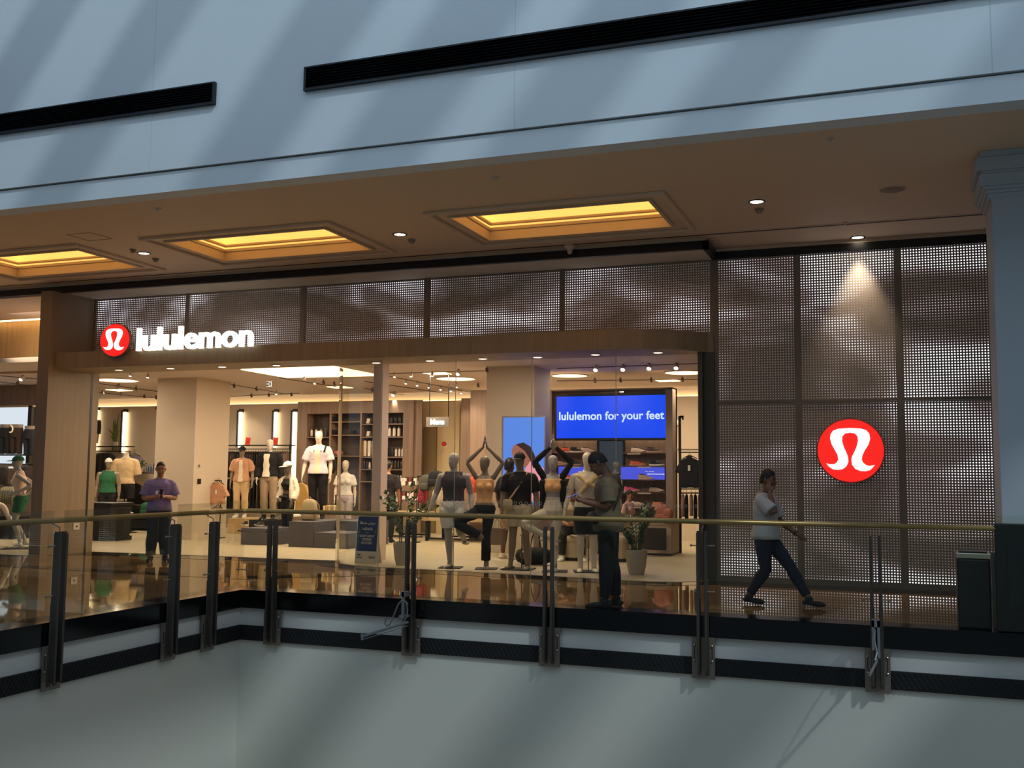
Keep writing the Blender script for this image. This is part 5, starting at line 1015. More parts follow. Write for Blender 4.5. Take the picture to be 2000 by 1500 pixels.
for x, y, c, lab in L_:
    p = P(x, y, YW-.15 if y != 936 else YW-.36); p[2] = SH[y]+.001
    if y == 936: p[1] = YW-.36; MB().box(p[0]-.16, YW-.42, SH[y]-.016, p[0]+.16, YW-.24, SH[y]).build('shelf_ledge', M('shelf_taupe'), t)
    shoe(p, -.15 if x % 2 else .1, ms[c], ss.get(c, M('sole_pale')), lab, 'shoes on the shoe wall', 1.14)
for k, (x, y) in enumerate(((1238, 885), (1258, 911), (1258, 962), (1249, 990), (1120, 911))): tag(MB().cb(0, 0, 0, .28, .01, .022).build('shelf_label', M('label_pale', (214, 200, 190), .5)), 'pale shelf edge label %s' % ['below the cream shoe on the top shelf', 'below the coral shoe', 'between pink and sand shoes', 'below the lowest cream shoe', 'below the navy shoe'][k], 'label', 'shelf edge labels').location = yp(x, y+1.5, YW-.27)
shoe((yp(512, 1030, 20.7)[0], 20.0, .372), 2.6, ms['black'], WHITE, 'black trainer with white sole on the low grey platform', 'trainers on the low grey platform'); shoe((yp(533, 1032, 20.6)[0], 20.05, .372), 2.9, ms['navy'], WHITE, 'dark navy trainer at the right end of the low grey platform', 'trainers on the low grey platform')
shoe((yp(425, 1040, 21.5)[0], 21.5, .01), .3, ms['black'], M('sole_pale'), 'dark shoe on the floor below the salmon shirt', None)
# counter base
b = thing('shoe_counter', 'cream plinth counter with a dark inset panel under the shoe wall', 'counter', (yp(1260, 1085, 20.4)[0], 20.4, 0)); x0, x1 = yp(1160, 1085, 20.4)[0], yp(1311, 1085, 20.4)[0]
MB().box(x0, 20.4, .05, x1, 21.2, .62).build('body', M('counter_cream', (188, 168, 146), .5), b); MB().box(x0, 20.38, .62, x1+.02, 21.22, .66).build('top', M('counter_cream'), b); MB().box(x1-.62, 20.39, .12, x1-.1, 20.4, .55).build('inset_panel', M('dark_brown'), b); MB().box(x0, 20.42, .008, x1, 21.15, .05).build('plinth', black, b)
# felt stools
def stool(x0, x1, y, Y, lab):
    a, c = yp(x0, y, Y)[0], yp(x1, y, Y)[0]; w_ = (c-a)/2; t = thing('felt_stool', lab, 'stool', ((a+c)/2, Y+w_, 0), 0, 'felt covered stools')
    sq = lambda r, k, n=28: [(r*math.copysign(abs(math.cos(q))**k, math.cos(q)), r*math.copysign(abs(math.sin(q))**k, math.sin(q))) for q in [2*PI*j/n for j in range(n)]]
    f = M('felt_beige', (190, 172, 148), .95, var=.05, vscale=6); MB().rings([[(x, y2, z) for x, y2 in sq(w_*k, .6)] for z, k in ((.07, .86), (.2, .9), (.36, .96))]).build('base', f, t, world=False, smooth=40)
    MB().rings([[(x, y2, z) for x, y2 in sq(w_*k, .6)] for z, k in ((.36, .98), (.39, 1.02), (.43, 1.02), (.46, .96), (.475, .8))]).build('cushion', f, t, world=False, smooth=50); MB().rings([[(x, y2, z) for x, y2 in sq(w_*.8, .6)] for z in (.008, .07)]).build('plinth', black, t, world=False)
stool(1093, 1139, 1097, 18.35, 'felt stool under the seated man'); stool(1187, 1224, 1098, 18.5, 'felt stool behind the right potted plant'); stool(1050, 1085, 1080, 19.4, 'felt stool partly behind the white leggings mannequin')
# plants
pot_m = M('pot_grey_beige', (176, 162, 140), .55); leafm = M('zz_leaf', (74, 98, 48), .35, var=.3, vscale=4); leaf2 = M('zz_leaf_light', (92, 104, 52), .4)
def pot(t, r0, r1, h): MB().lathe([(.001, 0), (r0, 0), (r0*1.25, h*.3), (r1, h*.85), (r1*.98, h), (r1*.88, h), (r1*.85, h*.9), (.001, h*.9)], (0, 0, 0), 32).build('pot', pot_m, t, world=False, smooth=40); MB().lathe([(.001, h*.9), (r1*.86, h*.91)], (0, 0, 0), 20, cap=False).build('soil', M('soil', (36, 28, 22), .9), t, world=False)
def leafq(b, p, d, up, L, w_):
    d = d.normalized(); s = d.cross(up).normalized(); n = s.cross(d)
    pts = [p, p+d*L*.3+s*w_+n*.004, p+d*L*.7+s*w_*.7-n*L*.02, p+d*L-n*L*.12, p+d*L*.7-s*w_*.7-n*L*.02, p+d*L*.3-s*w_+n*.004, p+d*L*.35+n*-.006, p+d*L*.7-n*(L*.04+.004)]
    b.add(pts, [(0, 1, 6), (1, 2, 7, 6), (2, 3, 7), (3, 4, 7), (4, 5, 6, 7), (5, 0, 6)])
def zz(px, py, lab, seed, H=.62, n=15):
    t = thing('potted_plant', lab, 'plant', zp(px, py, 0.008), 0, 'potted plants in the window'); random.seed(seed); pot(t, .12, .175, .40)
    for k in range(n):
        a = 2*PI*k/n*1.618*2; lean = .18+.75*(k % 5)/5; h = H*(1-.35*(k % 5)/5)*random.uniform(.8, 1.15); r0 = .07; st = [V(r0*math.cos(a), r0*math.sin(a), .36)]
        for j in range(1, 9): f = j/8; st.append(st[0]+V(math.cos(a)*lean*h*f*f*.9, math.sin(a)*lean*h*f*f*.9, h*f*(1-.18*lean*f)))
        o = MB().tube(st, [.009*(1-.7*j/8) for j in range(9)], 6).build('stem', leaf2, t, world=False, smooth=1); b = MB()
        for j in range(2, 9):
            d = (st[j]-st[j-1]).normalized(); sd = d.cross(V(-math.sin(a), math.cos(a), .3)).normalized(); tn = V(-math.sin(a), math.cos(a), 0)
            for s in (-1, 1): leafq(b, st[j], (tn*s*.8+d*.75+sd*.15*random.uniform(-1, 1)), V(math.cos(a)*.3, math.sin(a)*.3, 1), .115*random.uniform(.8, 1.15), .036)
        leafq(b, st[-1], (st[-1]-st[-2]), V(-math.sin(a), math.cos(a), .2), .11, .03); b.build('leaflets', leafm, o, world=False)
zz(1243, 1122, 'leafy plant in a tall grey beige pot right of the man with the phone', 4, .66, 17); zz(787, 1104, 'leafy plant in a grey beige pot beside the offer sign', 9, .95, 13)
t = thing('snake_plant', 'tall spiky snake plant in a pale pot on the back shelf', 'plant', yp(224, 872, 25.15)); pot(t, .07, .085, .14); random.seed(2)
for k in range(13):
    a = k*2.4; r = .04; ln = (.95, .7, .8, .6, .75, .65, .7, .5, .45, .6, .4, .55, .3)[k]; le = .12 if k < 9 else .9; b = MB(); ps = [V(r*math.cos(a)+math.cos(a)*le*ln*f*f*.6, r*math.sin(a), .12+ln*f*(1-.3*le*f)) for f in (0, .25, .5, .75, 1)]
    b.tube(ps, [.014, .022, .024, .018, .003], 6, flat=.25, side=(1, .2, 0)); b.build('leaf', M('snake_leaf', (96, 108, 50), .5, var=.35, vscale=12), t, world=False, smooth=1)
t = thing('small_plant', 'small bushy green plant in a beige pot left of the man in purple', 'plant', yp(276, 922, 23.2)); MB().lathe([(.001, 0), (.06, 0), (.08, .12), (.07, .12), (.001, .11)], (0, 0, 0), 20).build('pot', pot_m, t, world=False, smooth=40); random.seed(6); b = MB()
for k in range(70):
    a = random.random()*2*PI; e = random.uniform(.2, 1.4); d = V(math.cos(a)*math.cos(e), math.sin(a)*math.cos(e), math.sin(e)); leafq(b, V(0, 0, .13)+d*random.uniform(.03, .16), d, V(0, 0, 1) if e < 1 else V(1, 0, 0), .08, .018)
b.build('leaves', M('fern_green', (84, 104, 60), .5), t, world=False)
tag(MB().box(-.8, 0, -.03, .75, .4, 0).build('display_shelf', blackmat), 'black shelf carrying the small bushy plant', 'shelf').location = yp(276, 922.5, 23.0)
for k in range(5): bottle(288+k*5, 922, .22, M('bottle_blue_grey', (96, 104, 120), .4), '%s blue grey bottle from the left beside the small bushy plant' % ordn[k], 'blue grey bottles by the small plant', .035, 23.2)

# ------------------------------------------------------------------ shop lighting
t0 = M('track_black', (70, 54, 46), .5); headm = M('spot_body', (216, 204, 190), .5)
TR = [((418, 745), (560, 770)), ((418, 776), (585, 768)), ((545, 738), (668, 757)), ((750, 730), (985, 723)), ((740, 731), (985, 779)), ((712, 759), (800, 773)), ((1088, 720), (1370, 710)), ((1088, 744), (1370, 741)), ((185, 748), (331, 768)), ((185, 766), (331, 780)), ((0, 734), (72, 740)), ((0, 746), (72, 755)), ((712, 745), (985, 785))]
tl = ['from the inner column to the back', 'along the back left', 'toward the curved glass', 'across above the Mens sign', 'running diagonally above the Mens sign', 'short, beside the curved glass', 'front one above the blue screen', 'rear one above the blue screen', 'front one above the green vest', 'rear one above the green vest', 'front one in the left window', 'rear one in the left window', 'thin one behind the diagonal']
for k, (a, c) in enumerate(TR):
    z = ZS-.015; p, q = zp(*a, z), zp(*c, z); o = MB().tube([p, q], .008, 4).build('light_track', t0); tag(o, 'dark ceiling light track, %s' % tl[k], 'light track', 'ceiling light tracks')
HD = [(423, 750, 0), (457, 754, 0), (501, 760, 0), (540, 768, 1), (448, 776, 1), (491, 773, 0), (525, 772, 0), (569, 771, 0), (594, 740, 0), (615, 747, 1), (632, 747, 0), (653, 750, 0), (255, 732, 1), (289, 735, 1), (232, 754, 0), (228, 759, 1), (266, 759, 0), (310, 764, 0), (201, 767, 0), (236, 771, 0), (282, 775, 0), (305, 777, 0), (749, 739, 1), (771, 734, 1), (803, 733, 1), (844, 732, 1), (895, 728, 2), (951, 723, 0), (793, 747, 1), (815, 751, 1), (838, 755, 1), (861, 759, 1), (881, 762, 1), (901, 766, 1), (892, 754, 1), (934, 753, 0), (940, 774, 1), (964, 776, 1), (769, 770, 2), (727, 762, 0), (752, 766, 0), (1164, 720, 2), (1217, 719, 2), (1268, 717, 2), (1321, 716, 2), (1162, 744, 0), (1212, 743, 0), (1272, 743, 0), (1333, 742, 0), (1105, 767, 1), (43, 739, 2), (35, 749, 0), (74, 581, 1)]
hp = None; POS = {}
for k, (x, y, lit) in enumerate(HD):
    p = zp(x, y, ZS-.08); long_ = 0
    if p[1] > 25.1: p = yp(x, y, 25.1)
    if y < 600: continue
    near = min(TR, key=lambda s: abs((s[0][1]+(s[1][1]-s[0][1])*((x-s[0][0])/(s[1][0]-s[0][0])))-y)+(0 if s[0][0]-6 <= x <= s[1][0]+6 else 99))
    key = ('glowing' if lit else 'unlit', tl[TR.index(near)]); lab = 'x'
    if hp is None or lit not in hp:
        t = thing('track_spotlight', lab, 'spotlight', p, 0, 'track spotlights'); s = .62 if lit < 2 else .95
        tilt = Matrix.Rotation((.5, -.35, -.8)[lit], 4, 'X') @ Matrix.Scale(s, 4)
        MB().lathe([(.001, .07), (.045, .07), (.05, 0), (.05, -.06), (.044, -.06), (.042, -.05)], (0, 0, 0), 16, cap=False).xf(tilt).build('housing', headm if lit else M('spot_dark', (90, 76, 66), .5), t, world=False, smooth=40); MB().lathe([(.001, -.052), (.044, -.052)], (0, 0, 0), 16, cap=False).xf(tilt).build('lamp_face', white_lit if lit else M('lamp_off', (120, 100, 84), .4), t, world=False); MB().tube([(0, 0, .03), (0, 0, .08)], .008, 8).build('stem', t0, t, world=False)
        hp = hp or {}; hp[lit] = t
    else: t = dup(hp[lit], p, 0, lab)
    POS.setdefault(key, []).append((x, t))
    if lit and k % 2 == 0:
        lamp('SPOT', (p[0], p[1], p[2]-.12), 40, WARM, t, size=.03, to=(p[0]+.4, p[1]+1.6, .8), spot=75, blend=.9)
for (g_, w_), L_ in POS.items():
    L_.sort(key=lambda q: q[0])
    for i, (x, t) in enumerate(L_): t['label'] = ('%s spotlight on the track %s' % (g_, w_)) if len(L_) == 1 else ('%s %s spotlight from the left, track %s' % (ordn[i], g_, w_))
# large round and square luminous panels
lit_m = M('panel_glow', (255, 236, 200), .5, emit=(255, 222, 170), power=3.0)
def rnd(x0, x1, y, lab):
    a, c = zp(x0, y, ZS), zp(x1, y, ZS); r = (c-a).length/2; m = (a+c)/2; t = thing('round_ceiling_light', lab, 'ceiling light', (m[0], m[1], ZS), 0, 'round luminous ceiling panels'); MB().lathe([(.001, -.012), (r, -.012), (r, 0)], (0, 0, 0), 40, cap=False).build('diffuser', lit_m, t, world=False); MB().lathe([(r, -.02), (r+.03, -.02), (r+.03, 0)], (0, 0, 0), 40, cap=False).build('rim', shopceil, t, world=False); lamp('AREA', (m[0], m[1], ZS-.05), 54, WARM, t, to=(m[0], m[1], 0), size=2*r); return t
rnd(188, 267, 742, 'round glowing ceiling panel left of the inner column'); rnd(852, 928, 739, 'round glowing ceiling panel above the bags'); rnd(955, 1010, 759, 'round glowing ceiling panel partly behind the screen column'); rnd(1078, 1147, 733, 'round glowing ceiling panel above the left end of the blue screen'); rnd(1299, 1378, 727, 'round glowing ceiling panel at the right edge of the glass'); rnd(396, 426, 760, 'small round glowing ceiling panel just right of the inner column')
q = [zp(470, 721, ZS), zp(560, 737, ZS), zp(690, 735, ZS), zp(745, 733, ZS), zp(640, 712, ZS)]
q = [(q[0][0], q[0][1]), (q[1][0], q[1][1]), (q[3][0], q[3][1]), (q[4][0], q[4][1])]
t = thing('square_ceiling_light', 'large angular glowing ceiling panel above the entrance', 'ceiling light', (q[1][0], q[1][1], ZS)); MB().prism(q, ZS-.015, ZS-.002).build('diffuser', lit_m, t)
cx_ = sum(a[0] for a in q)/4; cy_ = sum(a[1] for a in q)/4; lamp('AREA', (cx_, cy_, ZS-.06), 105, WARM, t, to=(cx_, cy_, 0), size=2.2)
for k, (x, y, e) in enumerate(((-17.5, 18.3, 50), (-12.2, 17.6, 54), (-6.5, 17.4, 66), (-13.5, 23.2, 66), (-20.0, 22.5, 60), (-5.0, 23.5, 70), (-9.5, 20.5, 60), (-19.5, 16.6, 60))):  # added square fill lamps that brighten the shop interior
    t = thing('recessed_ceiling_light', 'added square fill light in the shop ceiling, bay %s' % ordn[k] if k < 7 else 'added square fill light in the left window', 'ceiling light', (x, y, ZS), 0, 'added square fill lights'); MB().cb(0, 0, -.006, .5, .5, .01).build('diffuser', lit_m, t, world=False); lamp('AREA', (x, y, ZS-.04), e, WARM, t, to=(x, y, 0), size=.5)
# ------------------------------------------------------------------ mannequins and people
def put(root, px, py, hy, z=0.008, rz=0, Y=None, tall=1.775):
    p = zp(px, py, z) if Y is None else yp(px, py, Y); p[2] = z; top = yp(px, hy, p[1])[2]; H = (top-z)/tall
    root.location = p; root.rotation_euler = (0, 0, rz); root.scale = (H, H, H); return H
def mq(label): return thing('mannequin', label, 'mannequin')
DOWN = dict(L=dict(curl=.35), R=dict(curl=.35))
TREE = dict(shL=(.14, .01, 1.43), shR=(-.14, .01, 1.43), elL=(.285, -.01, 1.66), elR=(-.285, -.01, 1.66), wrL=(.03, -.02, 1.90), wrR=(-.03, -.02, 1.90), knR=(-.46, -.16, .72), anR=(-.03, -.07, .50), toeR=(.05, -.09, .36), knL=(.03, -.01, .49), anL=(.03, .02, .085), toeL=(.05, -.16, .03), hipL=(.075, 0, .89))
UP = dict(L=dict(dirn=(-.14, 0, 1), palm=(-1, 0, 0), curl=.04), R=dict(dirn=(.14, 0, 1), palm=(1, 0, 0), curl=.04))
c_ = lambda n, *rgb: M('cloth_'+n, rgb, .85)
def strap(root, pts, r, m, name='strap', flat=.3): MB().tube(pts, r, 8, flat=flat).build(name, m, root, world=False, smooth=1)
# front row behind the glass
t = mq('grey mannequin in a dark grey tank top and white shorts, one leg bent back'); f = Fig(MUSC, pose=dict(knR=(-.07, -.02, .49), anR=(-.05, .02, .085), toeR=(-.10, -.16, .03), knL=(.12, -.13, .56), anL=(.14, .24, .42), toeL=(.15, .33, .30), elR=(-.285, .06, 1.13), wrR=(-.36, -.06, .90), elL=(.27, .04, 1.13), wrL=(.30, -.10, .90)), head=(0, 0, -.5))
f.body(t, mann, hands=DOWN); f.shirt(t, c_('graphite', 66, 62, 68), z0=.98, sleeve=0, off=.018, hem=.012, name='tank_top'); f.pants(t, WHITE, t1=.72, off=.034, flare=.12, name='shorts', z1=1.02, wr=.02); stand(t, -.03, .0, .17); put(t, 884, 1109, 883, rz=.25)
t = mq('grey mannequin in an orange camisole and black trousers, in tree pose with joined hands'); f = Fig(FEM, pose=TREE, head=(0, 0, -.5)); f.body(t, mann_d, hands=UP); f.shirt(t, c_('apricot', 240, 182, 122), z0=1.02, sleeve=0, off=.012, hem=.0, z1=1.40, shoulder=False, name='camisole', wr=.006)
f.pants(t, BLACKC, off=.012, flare=.028, t1=1.9)
for k in (-1, 1): strap(t, [(k*.075, -.085, 1.34), (k*.085, -.04, 1.42), (k*.08, .05, 1.41), (k*.07, .085, 1.34)], .006, c_('apricot'))
stand(t, .04, 0, .17); put(t, 945, 1111, 889, rz=.30)
t = mq('mannequin in a black cap, black tee and pale shorts with a cream crossbody bag'); f = Fig(MUSC, pose=dict(anL=(.12, .02, .085), anR=(-.13, -.02, .085), toeR=(-.24, -.16, .03)), head=(.05, 0, -.15)); f.body(t, mann_d, hands=DOWN); f.cap(t, c_('cap_black', 28, 26, 26)); f.shirt(t, BLACKC, z0=.96, sleeve=.8, off=.024, hem=.016); f.pants(t, c_('oatmeal', 206, 188, 160), t1=.62, off=.034, flare=.1, name='shorts', z1=1.0)
strap(t, [(.14, .1, 1.45), (.12, -.03, 1.47), (.05, -.135, 1.33), (-.06, -.15, 1.15), (-.15, -.13, 1.04), (-.19, -.02, 1.0)], .016, c_('strap_tan', 176, 152, 120)); bb_ = MB(); bb_.rings([[(-.15+.075*a*math.copysign(abs(math.cos(q))**.6, math.cos(q)), -.17+.035*math.sin(q), .90+z) for q in [2*PI*j/16 for j in range(16)]] for z, a in ((0, .8), (.02, 1), (.12, 1), (.15, .9), (.16, .6))]); o = bb_.build('crossbody_bag', c_('bag_canvas', 190, 172, 130), t, world=False, smooth=1); MB().cb(-.15, -.21, .99, .13, .01, .06).build('bag_flap', c_('bag_canvas'), o, world=False)
stand(t, .0, .0, .22); put(t, 1014, 1112, 880, rz=.15, tall=1.80)
t = mq('mannequin in a black cropped jacket, orange bra top and cream leggings, in tree pose'); f = Fig(FEM, pose=TREE); f.body(t, mann, hands=UP); f.shirt(t, c_('apricot'), z0=1.21, sleeve=0, off=.014, hem=0, z1=1.40, shoulder=False, name='bra_top', wr=.004)
f.pants(t, c_('ivory', 226, 212, 188), off=.006, t1=1.95, z1=1.13, name='leggings', wr=.004)
b = MB()
for n in 'LR':
    f.arm(b, n, .012, 0, 1.95); k = 1 if n == 'L' else -1
    b.tube([(k*.05, .075, 1.43), (k*.13, .03, 1.40)], [.05, .06], 10); b.tube([(k*.15, -.01, 1.38), (k*.155, -.01, 1.2), (k*.16, .0, 1.05), (k*.165, -.01, .92)], [.06, .05, .045, .03], 12, flat=1.3)
b.tube([(-.12, .10, 1.3), (.12, .10, 1.3)], .06, 10); o = b.build('cropped_jacket', BLACKC, t, world=False); remesh(o, .011, 2, .014)
stand(t, .04, 0, .19); put(t, 1079, 1116, 888, rz=.28)
t = mq('mannequin in a cream tee with a sweater knotted over the chest and dark shorts'); f = Fig(MUSC, head=(0, 0, .3), pose=dict(elR=(-.285, .03, 1.13), wrR=(-.34, -.06, .90))); f.body(t, mann_w, hands=DOWN); f.shirt(t, c_('ecru', 222, 206, 178), z0=.95, sleeve=0, off=.022, hem=.018); f.pants(t, BLACKC, t1=.85, off=.026, flare=.08, name='shorts', z1=.99)
b = MB(); b.tube([(.17, .05, 1.43), (.12, -.08, 1.40), (.0, -.16, 1.30)], [.038, .042, .036], 10).tube([(-.17, .05, 1.43), (-.12, -.08, 1.40), (.0, -.16, 1.30)], [.03, .034, .03], 10).tube([(0, -.16, 1.30), (-.06, -.18, 1.24), (-.11, -.16, 1.15)], [.035, .03, .034], 10).tube([(0, -.16, 1.30), (.08, -.18, 1.26), (.15, -.17, 1.23)], [.035, .03, .036], 10); b.ball((0, -.165, 1.30), .058, 10); o = b.build('knotted_sweater', c_('butter', 214, 184, 130), t, world=False); remesh(o, .01, 2, .012)
stand(t, .0, 0, .2); put(t, 1147, 1117, 882, rz=.35)
# entrance group
t = mq('mannequin in a green vest, white backward cap and black shorts behind the oak pillar'); f = Fig(MUSC, head=(0, 0, .25)); f.body(t, mann_d, hands=DOWN); f.cap(t, WHITE, back=True); f.shirt(t, c_('emerald', 36, 98, 62), z0=.95, sleeve=0, off=.024, hem=.03, name='vest'); f.pants(t, BLACKC, t1=.85, off=.03, flare=.08, name='shorts'); f.shoes(t, WHITE, WHITE); stand(t, .08, .0, .2); put(t, 206, 1050, 893, rz=.6, Y=21.2, tall=1.80); t.location[2] = .008
t = thing('torso_form', 'headless torso form in an open beige polo shirt behind the green vest', 'mannequin'); f = Fig(); b = MB(); f.torso(b, .98, 1.50); o = b.build('torso', mann_w, t, world=False); remesh(o, .01, 2)
MB().tube([(0, .01, 1.44), (0, .01, 1.56)], [.062, .055], 14).build('neck_block', mann_w, t, world=False, smooth=40); f.shirt(t, c_('beige', 214, 184, 140), z0=.95, sleeve=.95, off=.02, hem=.01, name='polo_shirt'); MB().tube([(0, 0, .01), (0, 0, 1.0)], .014, 8).build('pole', blackmat, t, world=False); f.pants(t, BLACKC, t1=.6, off=.02, name='shorts', z1=.96); stand(t, 0, 0, .2, rod=False)
put(t, 240, 1050, 886, rz=.5, Y=21.98, tall=1.56)
t = mq('mannequin in a salmon shirt, black cap and beige trousers on the oak block'); f = Fig(pose=dict(elL=(.26, .04, 1.12), wrL=(.29, -.08, .88))); f.body(t, mann_d, hands=DOWN); f.cap(t, BLACKC); f.shirt(t, c_('salmon', 212, 164, 128), z0=.90, sleeve=.85, off=.028, hem=.03, flare=.04, name='overshirt'); f.pants(t, c_('stone', 214, 182, 136), off=.024, flare=.01); f.shoes(t, WHITE, WHITE)
f.placket(t, 'white_tee', c_('chalk', 236, 220, 196), .01, .045, .89, 1.43, .028); [MB().tube([(k*.062, .03, 1.485), (k*.066, -.06, 1.465), (k*.05, -.125, 1.40), (k*.085, -.145, 1.36)], [.016, .02, .022, .012], 8, flat=.4).build('collar', c_('salmon'), t, world=False, smooth=1) for k in (-1, 1)]; put(t, 469, 1020, 868, z=.40, rz=.35, Y=22.8, tall=1.82)
t = mq('mannequin in a black jacket, white tee and taupe trousers on a black block'); f = Fig(pose=dict(elR=(-.26, .02, 1.12), wrR=(-.25, -.1, .90), elL=(.26, .06, 1.12), wrL=(.24, .02, .88)), head=(0, 0, .1)); f.body(t, mann_w, hands=DOWN); f.shirt(t, BLACKC, z0=.95, sleeve=1.9, off=.03, hem=.016, name='jacket', z1=1.49); f.pants(t, c_('taupe2', 158, 134, 106), off=.024, flare=.008); f.shoes(t, BLACKC, WHITE)
f.placket(t, 'white_tee', c_('chalk'), -.04, .062, .94, 1.44, .031); put(t, 523, 1028, 857, z=.47, rz=.35, Y=21.0)
t = mq('mannequin in a white cap and white jacket over black, with a belt bag'); f = Fig(FEM, head=(.1, 0, -.5), pose=dict(elL=(.23, .02, 1.12), wrL=(.22, -.08, .90), elR=(-.22, .02, 1.12), wrR=(-.21, -.08, .9))); f.body(t, M('mannequin_dark', (96, 80, 64), .4), hands=DOWN); f.cap(t, WHITE); f.pants(t, BLACKC, off=.008, z1=1.07, name='leggings', wr=.004); f.shoes(t, WHITE, WHITE); f.shirt(t, BLACKC, z0=1.14, z1=1.40, sleeve=0, off=.01, hem=0, shoulder=False, name='crop_top', wr=.004)
b = MB()
for n in 'LR':
    k = 1 if n == 'L' else -1; f.arm(b, n, .03, 0, 1.8, .02); b.tube([(k*.06, .03, 1.44), (k*.15, .01, 1.39)], [.045, .06], 10); b.tube([(k*.13, -.03, 1.40), (k*.15, -.05, 1.2), (k*.165, -.05, 1.0), (k*.17, -.03, .9)], [.055, .06, .06, .045], 12)
b.tube([(-.1, .1, 1.36), (.1, .1, 1.36)], .07, 10); b.tube([(-.12, .1, 1.1), (.12, .1, 1.1)], .08, 10); o = b.build('jacket', c_('cloud', 232, 218, 192), t, world=False); remesh(o, .012, 2, .022)
o = MB().tube([(-.08, -.14, 1.0), (.06, -.15, 1.0)], .045, 12, flat=.7, round_=True).build('belt_bag', c_('cap_black'), t, world=False, smooth=1); stand(t, 0, 0, .18); put(t, 560, 1062, 899, rz=-.2, tall=1.80, Y=20.15)
t = mq('tall mannequin in a pale lilac shirt over yellow tee and black trousers'); f = Fig(pose=dict(elR=(-.27, .03, 1.12), wrR=(-.30, -.06, .88))); f.body(t, mann_w, hands=DOWN); f.shirt(t, c_('pale_lilac', 214, 200, 204), z0=.90, sleeve=.8, off=.026, hem=.03, flare=.035, name='overshirt'); f.pants(t, BLACKC, off=.022, flare=.01); f.shoes(t, BLACKC, WHITE)
f.placket(t, 'yellow_tee', c_('straw', 224, 210, 178), 0, .05, .91, 1.43, .028); [MB().tube([(k*.062, .03, 1.485), (k*.066, -.06, 1.465), (k*.05, -.125, 1.40), (k*.085, -.145, 1.36)], [.016, .02, .022, .012], 8, flat=.4).build('collar', c_('pale_lilac'), t, world=False, smooth=1) for k in (-1, 1)]; strap(t, [(.13, -.12, 1.34), (.15, -.03, 1.47), (.17, .10, 1.40), (.20, .12, 1.2)], .02, BLACKC, flat=.4); MB().tube([(.22, .14, 1.34), (.24, .15, 1.0)], [.07, .1], 12, round_=True).build('shoulder_bag', BLACKC, t, world=False, smooth=1); put(t, 619, 1022, 841, z=.55, rz=.35, Y=20.5)
t = mq('mannequin in white with a black bag, mostly hidden behind the curved glass edge'); f = Fig(FEM); f.body(t, mann_w, hands=DOWN); f.shirt(t, WHITE, z0=.97, sleeve=.7); f.pants(t, c_('lilac_white', 206, 190, 196), off=.02, flare=.02); f.shoes(t, WHITE); MB().rings([[(-.2+.06*math.cos(q), .05*math.sin(q), z) for q in [2*PI*j/14 for j in range(14)]] for z in (.72, .98)]).build('black_bag', BLACKC, t, world=False, smooth=40); put(t, 672, 1050, 898, rz=.4, Y=22)
# left window
t = mq('running mannequin in a green cap, blush vest and green shorts in the left window'); f = Fig(FEM, lean=.12, pose=dict(elL=(.22, .22, 1.20), wrL=(.20, -.06, 1.06), elR=(-.22, .25, 1.18), wrR=(-.22, .02, .98), knL=(.10, -.08, .50), anL=(.08, .04, .085), toeL=(.08, -.15, .03), knR=(-.09, -.12, .52), anR=(-.09, .1, .14), toeR=(-.09, -.08, .06)))
f.body(t, mann, hands=DOWN); f.cap(t, c_('emerald')); f.shirt(t, c_('blush2', 226, 196, 170), z0=1.02, sleeve=0, off=.02, hem=.02, name='vest'); f.pants(t, c_('emerald'), t1=.55, off=.028, flare=.1, name='shorts'); f.shoes(t, c_('shoe_cream', 220, 204, 180), WHITE); stand(t, .05, 0, .26); put(t, 36, 1076, 893, rz=-.95, Y=16.2, tall=1.74)
t = mq('stretching mannequin at the left edge, one leg kicked out behind'); f = Fig(FEM, lean=.3, pose=dict(knR=(-.09, .40, .78), anR=(-.09, .52, .50), toeR=(-.09, .60, .32), knL=(.09, -.05, .49), anL=(.09, .0, .085), toeL=(.09, -.19, .03))); f.body(t, mann_w, hands=DOWN); f.shirt(t, c_('blush2'), z0=1.0, sleeve=0, off=.02); f.pants(t, BLACKC, t1=.5, off=.02, name='shorts'); f.shoes(t, WHITE, WHITE); stand(t, .05, 0, .22); put(t, -42, 1080, 890, rz=-1.2, Y=16.3)

# people
t = thing('person', 'man in a purple tee and dark jeans filming with a small camera in the entrance', 'person'); f = Fig(bulk=1.13, pose=dict(elL=(.275, .01, 1.12), elR=(-.275, .01, 1.12), wrL=(.075, -.27, 1.155), wrR=(-.075, -.28, 1.15), anL=(.13, .02, .085), anR=(-.12, .0, .085), toeL=(.19, -.15, .03), toeR=(-.17, -.17, .03)), head=(.12, 0, 0))
f.body(t, skin, vox=.0065, face=True, egg=False, hands=dict(L=dict(dirn=(-.75, -.5, .25), palm=(-.3, .2, -.9), curl=.7), R=dict(dirn=(.75, -.5, .2), palm=(.2, .1, .9), curl=.6))); f.shirt(t, c_('violet', 136, 118, 158), z0=.90, sleeve=.82, off=.026, hem=.02, flare=.03, name='t_shirt'); f.pants(t, c_('denim', 46, 54, 66), off=.034, flare=.01, name='jeans'); f.shoes(t, c_('shoe_dark', 34, 32, 34), WHITE); f.hair(t, M('hair_black'), fringe=-.004, top=.012, back=-.02); f.eyes(t)
MB().plate([(-.09, 1.22), (-.07, 1.26), (-.02, 1.255), (-.04, 1.235), (-.045, 1.21), (-.03, 1.185), (-.07, 1.19)], -.185, -.176).build('shirt_print', WHITE, t, world=False); put(t, 307, 1096, 902, rz=.75, z=0)
